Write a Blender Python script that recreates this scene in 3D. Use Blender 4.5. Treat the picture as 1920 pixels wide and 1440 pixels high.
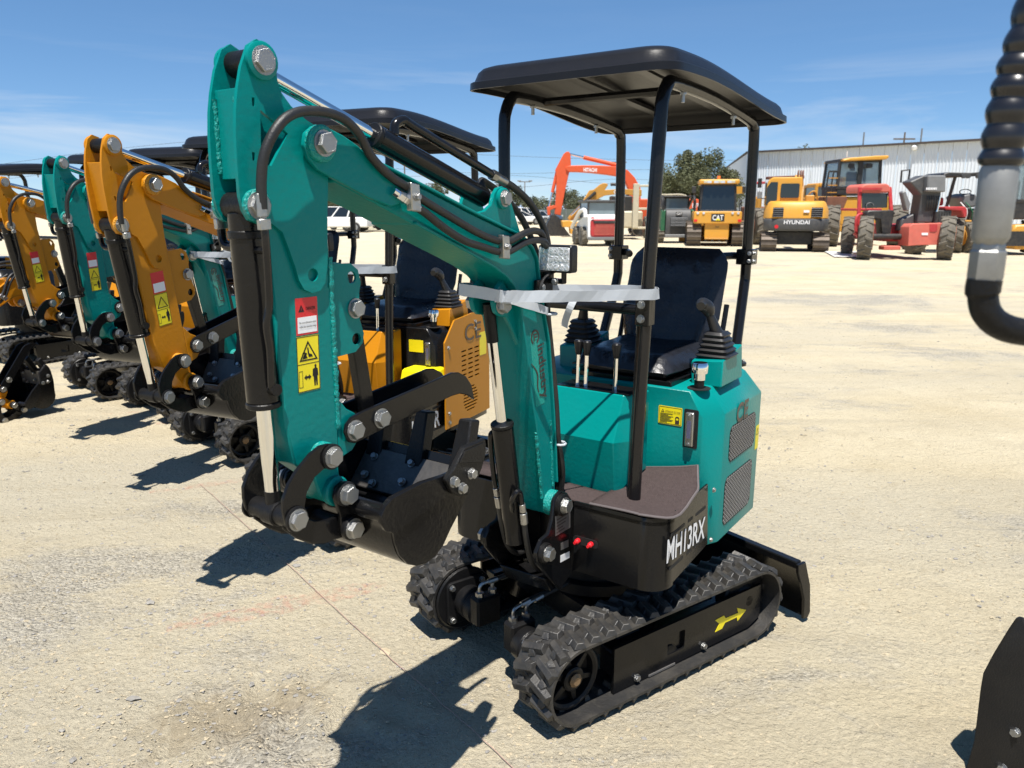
import bpy, bmesh, math, random
from mathutils import Vector, Matrix, noise
from mathutils.geometry import tessellate_polygon
random.seed(7)
R = math.radians
scene = bpy.context.scene
col = scene.collection
for o in list(bpy.data.objects): bpy.data.objects.remove(o)

# ---------------------------------------------------------------- camera, sky, sun, exposure
cam_d = bpy.data.cameras.new('camera'); cam = bpy.data.objects.new('camera', cam_d); col.objects.link(cam)
cam.location = (0, 0, 1.6)
cam.rotation_euler = (R(90) - math.atan((720 - 392) / 1443), 0, 0)
cam_d.sensor_width = 36; cam_d.lens = 36 * 1443 / 1920
cam_d.clip_start = 0.05; cam_d.clip_end = 30000
cam_d.dof.use_dof = True; cam_d.dof.focus_distance = 2.3; cam_d.dof.aperture_fstop = 7.5
scene.camera = cam

SUN_AZ, SUN_EL = R(-93), R(71)
sun_dir = Vector((math.cos(SUN_AZ) * math.cos(SUN_EL), math.sin(SUN_AZ) * math.cos(SUN_EL), math.sin(SUN_EL)))
world = bpy.data.worlds.new('World'); scene.world = world; world.use_nodes = True
nt = world.node_tree; nt.nodes.clear()
n_out = nt.nodes.new('ShaderNodeOutputWorld'); n_bg = nt.nodes.new('ShaderNodeBackground')
sky = nt.nodes.new('ShaderNodeTexSky'); sky.sky_type = 'NISHITA'; sky.sun_disc = False
sky.sun_elevation = SUN_EL; sky.sun_rotation = R(183); sky.altitude = 4000; sky.air_density = 1.0; sky.dust_density = 0.0; sky.ozone_density = 8.0
# thin high cirrus: streaks on the sky dome, seen where the view direction is low
tc = nt.nodes.new('ShaderNodeTexCoord'); mp = nt.nodes.new('ShaderNodeMapping'); mp.inputs['Scale'].default_value = (1.6, 1.6, 16)
mp.inputs['Location'].default_value = (6.2, 6.1, 1.9)
nz = nt.nodes.new('ShaderNodeTexNoise'); nz.inputs['Scale'].default_value = 1.5; nz.inputs['Detail'].default_value = 7; nz.inputs['Roughness'].default_value = .58; nz.inputs['Distortion'].default_value = .45
rp = nt.nodes.new('ShaderNodeValToRGB'); rp.color_ramp.elements[0].position = .50; rp.color_ramp.elements[1].position = .80
mx = nt.nodes.new('ShaderNodeMix'); mx.data_type = 'RGBA'
ml = nt.nodes.new('ShaderNodeMath'); ml.operation = 'MULTIPLY'; ml.inputs[1].default_value = .62
nt.links.new(tc.outputs['Generated'], mp.inputs['Vector']); nt.links.new(mp.outputs[0], nz.inputs['Vector']); nt.links.new(nz.outputs['Fac'], rp.inputs[0])
sx_ = nt.nodes.new('ShaderNodeSeparateXYZ'); nt.links.new(tc.outputs['Generated'], sx_.inputs[0]); er = nt.nodes.new('ShaderNodeMapRange'); er.interpolation_type = 'SMOOTHSTEP'; nt.links.new(sx_.outputs['Z'], er.inputs[0]); er.inputs[1].default_value = .09; er.inputs[2].default_value = .20; er.inputs[3].default_value = 1; er.inputs[4].default_value = .05; em = nt.nodes.new('ShaderNodeMath'); em.operation = 'MULTIPLY'; nt.links.new(rp.outputs[0], em.inputs[0]); nt.links.new(er.outputs[0], em.inputs[1]); nt.links.new(em.outputs[0], ml.inputs[0]); nt.links.new(ml.outputs[0], mx.inputs[0]); hs = nt.nodes.new('ShaderNodeHueSaturation'); hs.inputs['Saturation'].default_value = 1.24; gm_ = nt.nodes.new('ShaderNodeGamma'); gm_.inputs[1].default_value = .65; nt.links.new(sky.outputs[0], gm_.inputs[0]); nt.links.new(gm_.outputs[0], hs.inputs['Color']); nt.links.new(hs.outputs[0], mx.inputs[6]); mx.inputs[7].default_value = (3.4, 3.6, 3.8, 1)
nt.links.new(mx.outputs[2], n_bg.inputs[0]); n_bg.inputs[1].default_value = .15; nt.links.new(n_bg.outputs[0], n_out.inputs[0])
sun_d = bpy.data.lights.new('sun', 'SUN'); sun_d.energy = 5.0; sun_d.angle = R(.53); sun_d.color = (1, .955, .89)
sun = bpy.data.objects.new('sun', sun_d); col.objects.link(sun); sun.rotation_euler = sun_dir.to_track_quat('Z', 'Y').to_euler(); sun.location = sun_dir * 50
vs = scene.view_settings; vs.view_transform = 'Standard'; vs.look = 'None'; vs.exposure = 0.74; vs.gamma = 1; vs.use_curve_mapping = False

# ---------------------------------------------------------------- materials
MATS = {}
def mat(name, c, rough=.5, metal=0, var=.12, vscale=6, bump=0, bscale=120, coat=0, dust=0, spec=.5, trans=0, alpha=1, emit=None, sheen=0):
    if name in MATS: return MATS[name]
    m = bpy.data.materials.new(name); m.use_nodes = True; t = m.node_tree; b = t.nodes['Principled BSDF']; L = t.links.new
    b.inputs['Roughness'].default_value = rough; b.inputs['Metallic'].default_value = metal; b.inputs['Specular IOR Level'].default_value = spec
    if coat: b.inputs['Coat Weight'].default_value = coat; b.inputs['Coat Roughness'].default_value = .08
    if trans: b.inputs['Transmission Weight'].default_value = trans
    b.inputs['Alpha'].default_value = alpha
    tcn = t.nodes.new('ShaderNodeTexCoord')
    n1 = t.nodes.new('ShaderNodeTexNoise'); n1.inputs['Scale'].default_value = vscale; n1.inputs['Detail'].default_value = 6; n1.inputs['Roughness'].default_value = .65
    L(tcn.outputs['Object'], n1.inputs['Vector'])
    mixn = t.nodes.new('ShaderNodeMix'); mixn.data_type = 'RGBA'; L(n1.outputs['Fac'], mixn.inputs[0])
    mixn.inputs[6].default_value = tuple(max(0, v * (1 - var)) for v in c) + (1,); mixn.inputs[7].default_value = tuple(min(1, v * (1 + var)) for v in c) + (1,)
    outc = mixn.outputs[2]
    if dust:
        n2 = t.nodes.new('ShaderNodeTexNoise'); n2.inputs['Scale'].default_value = 9; n2.inputs['Detail'].default_value = 8; n2.inputs['Roughness'].default_value = .75
        L(tcn.outputs['Object'], n2.inputs['Vector'])
        r2 = t.nodes.new('ShaderNodeValToRGB'); r2.color_ramp.elements[0].position = .42; r2.color_ramp.elements[1].position = .85; L(n2.outputs['Fac'], r2.inputs[0])
        mu = t.nodes.new('ShaderNodeMath'); mu.operation = 'MULTIPLY'; mu.inputs[1].default_value = dust; L(r2.outputs[0], mu.inputs[0])
        m2 = t.nodes.new('ShaderNodeMix'); m2.data_type = 'RGBA'; L(mu.outputs[0], m2.inputs[0]); L(outc, m2.inputs[6]); m2.inputs[7].default_value = (.34, .29, .21, 1); outc = m2.outputs[2]
        ra = t.nodes.new('ShaderNodeMath'); ra.operation = 'MULTIPLY_ADD'; L(mu.outputs[0], ra.inputs[0]); ra.inputs[1].default_value = .6; ra.inputs[2].default_value = rough; L(ra.outputs[0], b.inputs['Roughness'])
    else:
        rm = t.nodes.new('ShaderNodeMapRange'); n4 = t.nodes.new('ShaderNodeTexNoise'); n4.inputs['Scale'].default_value = 11; n4.inputs['Detail'].default_value = 7; n4.inputs['Roughness'].default_value = .7; L(tcn.outputs['Object'], n4.inputs['Vector']); L(n4.outputs['Fac'], rm.inputs[0]); rm.inputs[1].default_value = .3; rm.inputs[2].default_value = .7; rm.inputs[3].default_value = rough * .75; rm.inputs[4].default_value = min(1, rough * 1.35); L(rm.outputs[0], b.inputs['Roughness'])
    L(outc, b.inputs['Base Color'])
    if bump:
        n3 = t.nodes.new('ShaderNodeTexNoise'); n3.inputs['Scale'].default_value = bscale; n3.inputs['Detail'].default_value = 4; L(tcn.outputs['Object'], n3.inputs['Vector'])
        bp = t.nodes.new('ShaderNodeBump'); bp.inputs['Strength'].default_value = 1; bp.inputs['Distance'].default_value = bump; L(n3.outputs['Fac'], bp.inputs['Height']); L(bp.outputs[0], b.inputs['Normal'])
    if emit: b.inputs['Emission Color'].default_value = emit[:3] + (1,); b.inputs['Emission Strength'].default_value = emit[3]
    MATS[name] = m
    return m
TEAL = mat('teal_paint', (.0005, .190, .176), .28, var=.06, vscale=3, spec=.16, dust=.006, bump=.0009, bscale=70)
TEALW = mat('teal_weld', (.001, .25, .222), .36, var=.2, bump=.006, bscale=170)
YEL = mat('ochre_paint', (.47, .185, .006), .33, var=.06, spec=.22, dust=.015, bump=.0006, bscale=70)
YELW = mat('ochre_weld', (.56, .25, .015), .36, var=.2, bump=.006, bscale=170)
BLK = mat('black_paint', (.0065, .0065, .007), .19, var=.2, spec=.27, dust=.008, bump=.0005, bscale=90)
BLKR = mat('black_cast', (.007, .007, .0075), .40, var=.3, spec=.22, dust=.02, bump=.0012, bscale=160)
PLAST = mat('black_plastic', (.010, .010, .0115), .30, var=.15, spec=.27, dust=.01, bump=.0004, bscale=600)
TUBE = mat('black_tube', (.007, .007, .008), .2, var=.15, spec=.35, dust=.01, bump=.0004, bscale=80)
RUB = mat('track_rubber', (.022, .0215, .021), .48, var=.3, dust=.14, bump=.002, bscale=90)
HOSE = mat('hose_rubber', (.013, .013, .013), .48, var=.2, dust=.05, bump=.0008, bscale=260)
CHROME = mat('chrome', (.78, .78, .78), .06, 1, var=.03)
ZINC = mat('zinc_steel', (.38, .38, .37), .36, 1, var=.3, vscale=40, bump=.0005, bscale=120)
WORN = mat('worn_steel', (.085, .08, .075), .42, .5, var=.4, vscale=30, dust=.2, bump=.001, bscale=90)
NAVY = mat('seat_vinyl', (.012, .013, .017), .30, var=.35, vscale=14, spec=.35, bump=.009, bscale=15, coat=.2)
BOOT = mat('rubber_boot', (.012, .012, .013), .4, var=.2, dust=.05)
MATB = mat('floor_mat_brown', (.070, .052, .050), .92, var=.35, vscale=90, spec=.15, bump=.006, bscale=330)
WHT = mat('white_web', (.44, .47, .50), .6, var=.05, bump=.0006, bscale=400)
WTXT = mat('white_print', (.80, .80, .80), .4, var=.02)
KTXT = mat('dark_print', (.045, .030, .025), .4, var=.02)
RED = mat('red_print', (.62, .012, .020), .35, var=.05)
YST = mat('yellow_print', (.80, .66, .010), .35, var=.04)
GRY = mat('grey_metal_plate', (.22, .21, .20), .4, .6, var=.2)
LENS = mat('lamp_lens', (.80, .81, .82), .07, .55, var=.15, vscale=60, bump=.006, bscale=130)
FLUO = mat('bright_yellow', (.86, .74, .01), .3, var=.04)
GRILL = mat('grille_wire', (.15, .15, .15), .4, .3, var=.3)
DARK = mat('dark_inside', (.004, .004, .004), .7, var=.1)

# ---------------------------------------------------------------- mesh helpers
XF = [Matrix.Identity(4)]
def unit(v): v = Vector(v); return v.normalized()
def frame(d):
    d = unit(d); a = Vector((0, 0, 1)) if abs(d.z) < .9 else Vector((1, 0, 0)); u = d.cross(a).normalized(); return u, d.cross(u).normalized(), d
def cat(pts, per=6, closed=False):
    P = [Vector(p) for p in pts]; out = []; n = len(P)
    for i in range(n if closed else n - 1):
        if closed: a, b, c, d = P[i - 1], P[i], P[(i + 1) % n], P[(i + 2) % n]
        else: a, b, c, d = P[max(i - 1, 0)], P[i], P[i + 1], P[min(i + 2, n - 1)]
        for k in range(per):
            t = k / per; out.append(.5 * ((2 * b) + (c - a) * t + (2 * a - 5 * b + 4 * c - d) * t * t + (3 * b - 3 * c + d - a) * t ** 3))
    if not closed: out.append(P[-1])
    return out
def arc(cx, cy, r, a0, a1, n=8): return [(cx + r * math.cos(R(a0 + (a1 - a0) * i / n)), cy + r * math.sin(R(a0 + (a1 - a0) * i / n))) for i in range(n + 1)]
def circ(cx, cy, r, n=16): return [(cx + r * math.cos(2 * math.pi * i / n), cy + r * math.sin(2 * math.pi * i / n)) for i in range(n)]
def rrect(x0, x1, y0, y1, r, n=5):
    return arc(x1 - r, y1 - r, r, 0, 90, n) + arc(x0 + r, y1 - r, r, 90, 180, n) + arc(x0 + r, y0 + r, r, 180, 270, n) + arc(x1 - r, y0 + r, r, 270, 360, n)
class MB:
    def __init__(s): s.v = []; s.f = []
    def add(s, vs, fs):
        k = len(s.v); M = XF[-1]; s.v += [M @ Vector(v) for v in vs]; s.f += [tuple(i + k for i in f) for f in fs]; return s
    def box(s, x0, x1, y0, y1, z0, z1):
        return s.add([(x, y, z) for z in (z0, z1) for x, y in ((x0, y0), (x1, y0), (x1, y1), (x0, y1))], [(3, 2, 1, 0), (4, 5, 6, 7), (0, 1, 5, 4), (1, 2, 6, 5), (2, 3, 7, 6), (3, 0, 4, 7)])
    def hexa(s, bot, top):   # two quads, same order
        return s.add(list(bot) + list(top), [(3, 2, 1, 0), (4, 5, 6, 7), (0, 1, 5, 4), (1, 2, 6, 5), (2, 3, 7, 6), (3, 0, 4, 7)])
    def prism(s, pts, a0, a1, axis='y', holes=None):
        def P(p, a):
            if axis == 'y': return (p[0], a, p[1])
            if axis == 'x': return (a, p[0], p[1])
            return (p[0], p[1], a)
        n = len(pts)
        if not holes:
            vs = [P(p, a0) for p in pts] + [P(p, a1) for p in pts]
            return s.add(vs, [tuple(range(n)), tuple(reversed(range(n, 2 * n)))] + [(i, i + n, (i + 1) % n + n, (i + 1) % n) for i in range(n)])
        loops = [list(pts)] + [list(h) for h in holes]
        flat = [p for l in loops for p in l]; N = len(flat)
        tri = tessellate_polygon([[Vector((p[0], p[1], 0)) for p in l] for l in loops])
        vs = [P(p, a0) for p in flat] + [P(p, a1) for p in flat]; fs = [tuple(t) for t in tri] + [tuple(i + N for i in reversed(t)) for t in tri]
        o = 0
        for l in loops:
            m = len(l); fs += [(o + i, o + i + N, o + (i + 1) % m + N, o + (i + 1) % m) for i in range(m)]; o += m
        return s.add(vs, fs)
    def cyl(s, p0, p1, r, n=16, r2=None):
        p0 = Vector(p0); p1 = Vector(p1); u, v, d = frame(p1 - p0); r2 = r if r2 is None else r2
        vs = [p + (u * math.cos(2 * math.pi * i / n) + v * math.sin(2 * math.pi * i / n)) * q for p, q in ((p0, r), (p1, r2)) for i in range(n)]
        return s.add(vs, [tuple(range(n)), tuple(reversed(range(n, 2 * n)))] + [(i, i + n, (i + 1) % n + n, (i + 1) % n) for i in range(n)])
    def tube(s, path, r, n=10, sm=0, closed=False, rf=None):
        P = cat(path, sm, closed) if sm else [Vector(p) for p in path]
        m = len(P); vs = []; fs = []; prev = None
        for i, p in enumerate(P):
            d = (P[(i + 1) % m] - P[i - 1]) if closed else (P[min(i + 1, m - 1)] - P[max(i - 1, 0)])
            d = unit(d)
            if prev is None: u, v, _ = frame(d)
            else: u = (prev - d * prev.dot(d)).normalized(); v = d.cross(u)
            prev = u; q = r if rf is None else r * rf(i / max(1, m - 1))
            vs += [p + (u * math.cos(2 * math.pi * k / n) + v * math.sin(2 * math.pi * k / n)) * q for k in range(n)]
        for i in range(m if closed else m - 1):
            j = (i + 1) % m
            fs += [(i * n + k, i * n + (k + 1) % n, j * n + (k + 1) % n, j * n + k) for k in range(n)]
        if not closed: fs += [tuple(reversed(range(n))), tuple(range((m - 1) * n, m * n))]
        return s.add(vs, fs)
    def lathe(s, prof, o, d, n=20):     # prof: (radius, height along d)
        u, v, d = frame(d); o = Vector(o); vs = []; fs = []; m = len(prof)
        for r, h in prof: vs += [o + d * h + (u * math.cos(2 * math.pi * k / n) + v * math.sin(2 * math.pi * k / n)) * max(r, 1e-5) for k in range(n)]
        for i in range(m - 1): fs += [(i * n + k, i * n + (k + 1) % n, (i + 1) * n + (k + 1) % n, (i + 1) * n + k) for k in range(n)]
        fs += [tuple(reversed(range(n))), tuple(range((m - 1) * n, m * n))]
        return s.add(vs, fs)
    def loft(s, rings, cap=True):
        n = len(rings[0]); vs = [p for r in rings for p in r]; fs = []
        for i in range(len(rings) - 1): fs += [(i * n + k, i * n + (k + 1) % n, (i + 1) * n + (k + 1) % n, (i + 1) * n + k) for k in range(n)]
        if cap: fs += [tuple(reversed(range(n))), tuple(range((len(rings) - 1) * n, len(rings) * n))]
        return s.add(vs, fs)
    def grid(s, rows, thick=0):
        n = len(rows[0]); m = len(rows); vs = [p for r in rows for p in r]
        return s.add(vs, [(i * n + k, i * n + k + 1, (i + 1) * n + k + 1, (i + 1) * n + k) for i in range(m - 1) for k in range(n - 1)])
    def mesh(s, name, bevel=0, smooth=33, seg=1):
        me = bpy.data.meshes.new(name); me.from_pydata([tuple(v) for v in s.v], [], s.f)
        b = bmesh.new(); b.from_mesh(me)
        bmesh.ops.recalc_face_normals(b, faces=b.faces)
        if bevel:
            ed = [e for e in b.edges if len(e.link_faces) == 2 and e.calc_face_angle(0) > R(35)]
            try: bmesh.ops.bevel(b, geom=ed, offset=bevel, segments=seg, affect='EDGES', clamp_overlap=True, profile=.5)
            except Exception: pass
        b.to_mesh(me); b.free()
        if smooth:
            me.polygons.foreach_set('use_smooth', [True] * len(me.polygons)); me.set_sharp_from_angle(angle=R(smooth))
        me.validate(); return me
    def build(s, name, m, parent=None, bevel=0, smooth=33, seg=1, solid=0):
        me = s.mesh(name, bevel, smooth, seg); me.materials.append(m)
        o = bpy.data.objects.new(name, me); col.objects.link(o); o.parent = parent
        if solid:
            md = o.modifiers.new('solid', 'SOLIDIFY'); md.thickness = solid; md.offset = 0
        return o
def tag(o, label=None, cat_=None, group=None, kind=None):
    if label: o['label'] = label
    if cat_: o['category'] = cat_
    if group: o['group'] = group
    if kind: o['kind'] = kind
    return o
def empty(name, loc=(0, 0, 0), rz=0, label=None, cat_=None, group=None):
    o = bpy.data.objects.new(name, None); col.objects.link(o); o.location = loc; o.rotation_euler = (0, 0, rz); o.empty_display_size = .2
    return tag(o, label, cat_, group)
def inst(name, me, parent, M):
    o = bpy.data.objects.new(name, me); col.objects.link(o); o.parent = parent; o.matrix_local = XF[-1] @ M; return o
def orient(p, d, s=1, up=None):    # matrix whose local Z is d
    u, v, w = frame(d)
    if up is not None:
        v = unit(Vector(up) - w * Vector(up).dot(w)); u = v.cross(w)
    sx, sy, sz = (s, s, s) if not isinstance(s, tuple) else s
    return Matrix(((u.x * sx, v.x * sy, w.x * sz, p[0]), (u.y * sx, v.y * sy, w.y * sz, p[1]), (u.z * sx, v.z * sy, w.z * sz, p[2]), (0, 0, 0, 1)))
_b = MB(); _b.cyl((0, 0, 0), (0, 0, .12), 1.18, 18); _b.lathe([(1, .12), (1, .78), (.93, .86), (.80, .87), (.79, .86), (0, .86)], (0, 0, 0), (0, 0, 1), 6)
BOLT = _b.mesh('bolt', 0, 20); BOLT.materials.append(ZINC)
_b = MB(); _b.cyl((0, 0, 0), (0, 0, .12), 1.25, 12); _b.lathe([(1, .12), (1, .7), (.8, .82), (0, .82)], (0, 0, 0), (0, 0, 1), 6)
BOLTS = _b.mesh('bolt_small', 0, 30); BOLTS.materials.append(ZINC)
def bolt(parent, p, d, r, h=None, small=False):
    h = h or r; r *= .90; return inst('bolt', BOLTS if small else BOLT, parent, orient(p, d, (r, r, h)) @ Matrix.Rotation(random.uniform(0, 1.05), 4, 'Z'))
TXT = {}
def text(parent, s, m, o, ex, ey, size, name='lettering', width=None, bold=0, depth=.0008, align='LEFT', shear=0):
    """flat letters; o origin, ex reading direction, ey up; height of capitals about .7*size"""
    key = (s, bold, align, shear)
    if key not in TXT:
        c = bpy.data.curves.new('txt', 'FONT'); c.body = s; c.size = 1; c.offset = bold; c.align_x = align; c.shear = shear; c.resolution_u = 3
        to = bpy.data.objects.new('txt', c); col.objects.link(to); dg = bpy.context.evaluated_depsgraph_get(); dg.update()
        me = bpy.data.meshes.new_from_object(to.evaluated_get(dg)); bpy.data.objects.remove(to)
        co = [tuple(v.co) for v in me.vertices]; fs = [tuple(p.vertices) for p in me.polygons]; bpy.data.meshes.remove(me)
        TXT[key] = (co, fs)
    co, fs = TXT[key]
    ex = unit(ex); ey = unit(ey); ez = ex.cross(ey); o = Vector(o)
    w = max(c[0] for c in co) - min(c[0] for c in co); kx = size if width is None else width / w
    b = MB(); n = len(co)
    b.add([o + ex * (c[0] * kx) + ey * (c[1] * size) + ez * depth for c in co], fs)
    return b.build(name, m, parent, smooth=0)
def ring_noise(p, s): return noise.noise(Vector(p) * s)
# ---------------------------------------------------------------- the yard: one dirt sheet out to the horizon
def gmat():
    m = bpy.data.materials.new('yard_dirt'); m.use_nodes = True; t = m.node_tree; b = t.nodes['Principled BSDF']; L = t.links.new
    b.inputs['Roughness'].default_value = .95; b.inputs['Specular IOR Level'].default_value = .08
    tcn = t.nodes.new('ShaderNodeTexCoord')
    def nz(scale, det=8, rough=.6, dist=0, stretch=None, w=0):
        n = t.nodes.new('ShaderNodeTexNoise'); n.inputs['Scale'].default_value = scale; n.inputs['Detail'].default_value = det; n.inputs['Roughness'].default_value = rough; n.inputs['Distortion'].default_value = dist
        mp = t.nodes.new('ShaderNodeMapping'); L(tcn.outputs['Object'], mp.inputs[0]); mp.inputs['Location'].default_value = (w, w * .7, 0)
        if stretch: mp.inputs['Scale'].default_value = stretch[:3]; mp.inputs['Rotation'].default_value = (0, 0, stretch[3])
        L(mp.outputs[0], n.inputs['Vector']); return n.outputs['Fac']
    def ramp(x, a, c, ca=(0, 0, 0, 1), cc=(1, 1, 1, 1)):
        r = t.nodes.new('ShaderNodeValToRGB'); r.color_ramp.elements[0].position = a; r.color_ramp.elements[1].position = c; r.color_ramp.elements[0].color = ca; r.color_ramp.elements[1].color = cc; L(x, r.inputs[0]); return r.outputs[0]
    def mix(f, a, c, mode='MIX'):
        n = t.nodes.new('ShaderNodeMix'); n.data_type = 'RGBA'; n.blend_type = mode
        for i, x in ((0, f), (6, a), (7, c)):
            if isinstance(x, (tuple, float)): n.inputs[i].default_value = x
            else: L(x, n.inputs[i])
        return n.outputs[2]
    def op(o, a, c):
        n = t.nodes.new('ShaderNodeMath'); n.operation = o; n.use_clamp = False
        for i, x in ((0, a), (1, c)):
            if isinstance(x, (int, float)): n.inputs[i].default_value = x
            else: L(x, n.inputs[i])
        return n.outputs[0]
    def spot(cx, cy, rx, ry, rot=0):        # a worn or gravelly place on the yard
        mp = t.nodes.new('ShaderNodeMapping'); mp.vector_type = 'TEXTURE'; mp.inputs['Location'].default_value = (cx, cy, 0); mp.inputs['Rotation'].default_value = (0, 0, rot); mp.inputs['Scale'].default_value = (rx, ry, 1000); L(tcn.outputs['Object'], mp.inputs[0])
        g = t.nodes.new('ShaderNodeTexGradient'); g.gradient_type = 'SPHERICAL'; L(mp.outputs[0], g.inputs[0]); return g.outputs['Fac']
    base = mix(ramp(nz(.9, 9, .62), .33, .68), (.520, .440, .292, 1), (.640, .560, .395, 1))
    base = mix(ramp(nz(.16, 6, .55, .6, (1, 3.2, 1, R(-6)), 9), .42, .66), base, (.500, .450, .340, 1))
    base = mix(op('MULTIPLY', ramp(nz(1.1, 8, .66, .3, (.30, 2.6, 1, R(-7)), 17), .50, .66), .55), base, (.455, .400, .290, 1))     # drag marks of traffic
    gsum = nz(.42, 7, .66, .8, (1, 1.9, 1, R(14)), 31)
    for sp in ((-1.95, 3.15, 1.5, .75, R(12)), (-2.3, 2.6, .9, .5, R(10)), (-.72, 2.05, .35, .30, 0), (5.8, 14.0, 3.5, 1.6, R(-3)), (5.1, 10.6, 3.2, .8, R(-6)), (4.9, 8.6, 2.2, .5, R(-10)), (-1.5, 4.0, 1.0, .3, R(15))):
        gsum = op('ADD', gsum, op('MULTIPLY', spot(*sp), .19))
    grav = ramp(op('ADD', gsum, op('MULTIPLY', op('SUBTRACT', nz(3.2, 7, .72, .6, (1, 1.8, 1, R(12)), 12), .5), .62)), .55, .70)
    vo = t.nodes.new('ShaderNodeTexVoronoi'); vo.inputs['Scale'].default_value = 85; L(tcn.outputs['Object'], vo.inputs['Vector'])
    sep = t.nodes.new('ShaderNodeSeparateColor'); L(vo.outputs['Color'], sep.inputs[0])
    speck = ramp(sep.outputs[0], .05, .95, (.17, .17, .175, 1), (.60, .57, .50, 1))
    base = mix(op('MULTIPLY', grav, .50), base, speck)
    damp = ramp(op('ADD', op('MULTIPLY', spot(-.92, 2.18, .62, .34, R(20)), .75), op('MULTIPLY', op('SUBTRACT', nz(7, 6, .65, 1.2, None, 40), .5), 1.1)), .30, .62)
    base = mix(op('MULTIPLY', damp, .5), base, (.270, .205, .120, 1))
    base = mix(op('MULTIPLY', ramp(nz(7.5, 9, .7, .4, None, 3), .56, .80), .8), base, (.415, .345, .225, 1))
    base = mix(op('MULTIPLY', ramp(nz(34, 6, .72), .58, .74), .75), base, (.690, .625, .470, 1))
    base = mix(op('MULTIPLY', ramp(nz(60, 4, .65, 0, None, 8), .60, .70), .65), base, (.255, .220, .170, 1))
    L(base, b.inputs['Base Color'])
    h = op('ADD', op('MULTIPLY', nz(7, 9, .68, .5, (1, 1.5, 1, .1), 5), .9), op('MULTIPLY', nz(42, 7, .7, .3), 1.0))
    h = op('ADD', h, op('MULTIPLY', nz(120, 4, .6), .32))
    h = op('ADD', h, op('MULTIPLY', op('MULTIPLY', grav, op('SUBTRACT', 1.0, vo.outputs['Distance'])), .55))
    bp = t.nodes.new('ShaderNodeBump'); bp.inputs['Distance'].default_value = .030; bp.inputs['Strength'].default_value = 1.0; L(h, bp.inputs['Height']); L(bp.outputs[0], b.inputs['Normal'])
    return m
def gz(x, y):
    r = math.hypot(x, y - 3); f = max(0, 1 - r / 40)
    z = .010 * noise.noise((x * 1.3, y * 1.3, 3)) + .007 * noise.noise((x * 4.1, y * 4.1, 7)) + .006 * abs(noise.noise((x * 9, y * 9, 2))) + .004 * noise.noise((x * 21, y * 21, 6))
    for (tx, ty, wx) in ((-.85, 2.15, .65), (2.5, 5.2, .9)):      # old tyre prints in the soft dirt
        d = math.hypot((x - tx) * .8, (y - ty) * 1.5)
        if d < wx: z += .016 * (1 - d / wx) * math.tanh(2.5 * math.sin(30 * x + 18 * y + 1.6 * math.sin(22 * y - 9 * x)))
    return z * f - .006
def ground():
    N = 250; k = 9.2; s = 3200 / math.sinh(k); ax = [math.sinh(k * i / N) * s for i in range(-N, N + 1)]
    n = len(ax); vs = [(x, y + 2.6, gz(x, y + 2.6)) for y in ax for x in ax]
    fs = [(j * n + i, j * n + i + 1, (j + 1) * n + i + 1, (j + 1) * n + i) for j in range(n - 1) for i in range(n - 1)]
    me = bpy.data.meshes.new('ground'); me.from_pydata(vs, [], fs); me.polygons.foreach_set('use_smooth', [True] * len(me.polygons)); me.materials.append(gmat())
    o = bpy.data.objects.new('ground', me); col.objects.link(o); tag(o, 'dry beige dirt yard with tyre prints and gravel patches', 'ground', kind='structure')
ground()
STONE = mat('grey_stone', (.25, .235, .21), .9, var=.75, vscale=2.2, bump=.003, bscale=60)
CLOD = mat('dirt_clod', (.385, .325, .225), .95, var=.3, vscale=3, spec=.1)
def pebbles(name, m, count, seed, smin, smax, thr, far, label, flat=(.35, .75)):
    rnd = random.Random(seed); b = MB(); vs = []; fs = []
    oct_v = [(1, 0, 0), (-1, 0, 0), (0, 1, 0), (0, -1, 0), (0, 0, 1), (0, 0, -.6), (.68, .68, .3), (-.68, .68, .35), (.68, -.68, .3), (-.68, -.68, .35)]
    F = [(4, 6, 7), (4, 7, 9), (4, 9, 8), (4, 8, 6), (6, 0, 8), (7, 2, 6), (9, 1, 7), (8, 3, 9), (6, 2, 5), (6, 5, 0), (7, 1, 5), (7, 5, 2), (9, 3, 5), (9, 5, 1), (8, 0, 5), (8, 5, 3)]
    k = 0
    while k < count:
        y = 1.35 + far * rnd.random() ** 1.9; x = rnd.uniform(-.80, .80) * (y + .6)
        g = noise.noise((x * .42 + 5, y * .8 + 3, 1)) + .45 * noise.noise((x * 2, y * 2, 4))
        if g < rnd.uniform(*thr): continue
        s = rnd.uniform(smin, smax) * rnd.choice((1, 1, 1, 1.3, 1.7))
        if rnd.random() < .010: s *= 2.4
        a = rnd.uniform(0, 6.3); c, d = math.cos(a), math.sin(a); sx, sy, sz = s * rnd.uniform(.8, 1.6), s * rnd.uniform(.7, 1.1), s * rnd.uniform(*flat)
        z = gz(x, y); n = len(vs)
        for w in oct_v:
            q0, q1, q2 = w[0] * rnd.uniform(.7, 1.25) * sx, w[1] * rnd.uniform(.7, 1.25) * sy, w[2] * rnd.uniform(.7, 1.25) * sz
            vs.append((x + c * q0 - d * q1, y + d * q0 + c * q1, z + q2 + sz * .2))
        fs += [tuple(i + n for i in f) for f in F]; k += 1
    me = bpy.data.meshes.new(name); me.from_pydata(vs, [], fs); me.materials.append(m); o = bpy.data.objects.new(name, me); col.objects.link(o); tag(o, label, 'gravel', kind='stuff')
pebbles('gravel', STONE, 9000, 4, .0018, .0058, (-.45, .7), 13, 'loose small grey stones scattered over the dirt')
pebbles('dirt_clods', CLOD, 30000, 9, .0012, .0042, (-1.1, .9), 11, 'small crumbs of dry dirt lying on the yard', (.25, .6))

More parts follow.
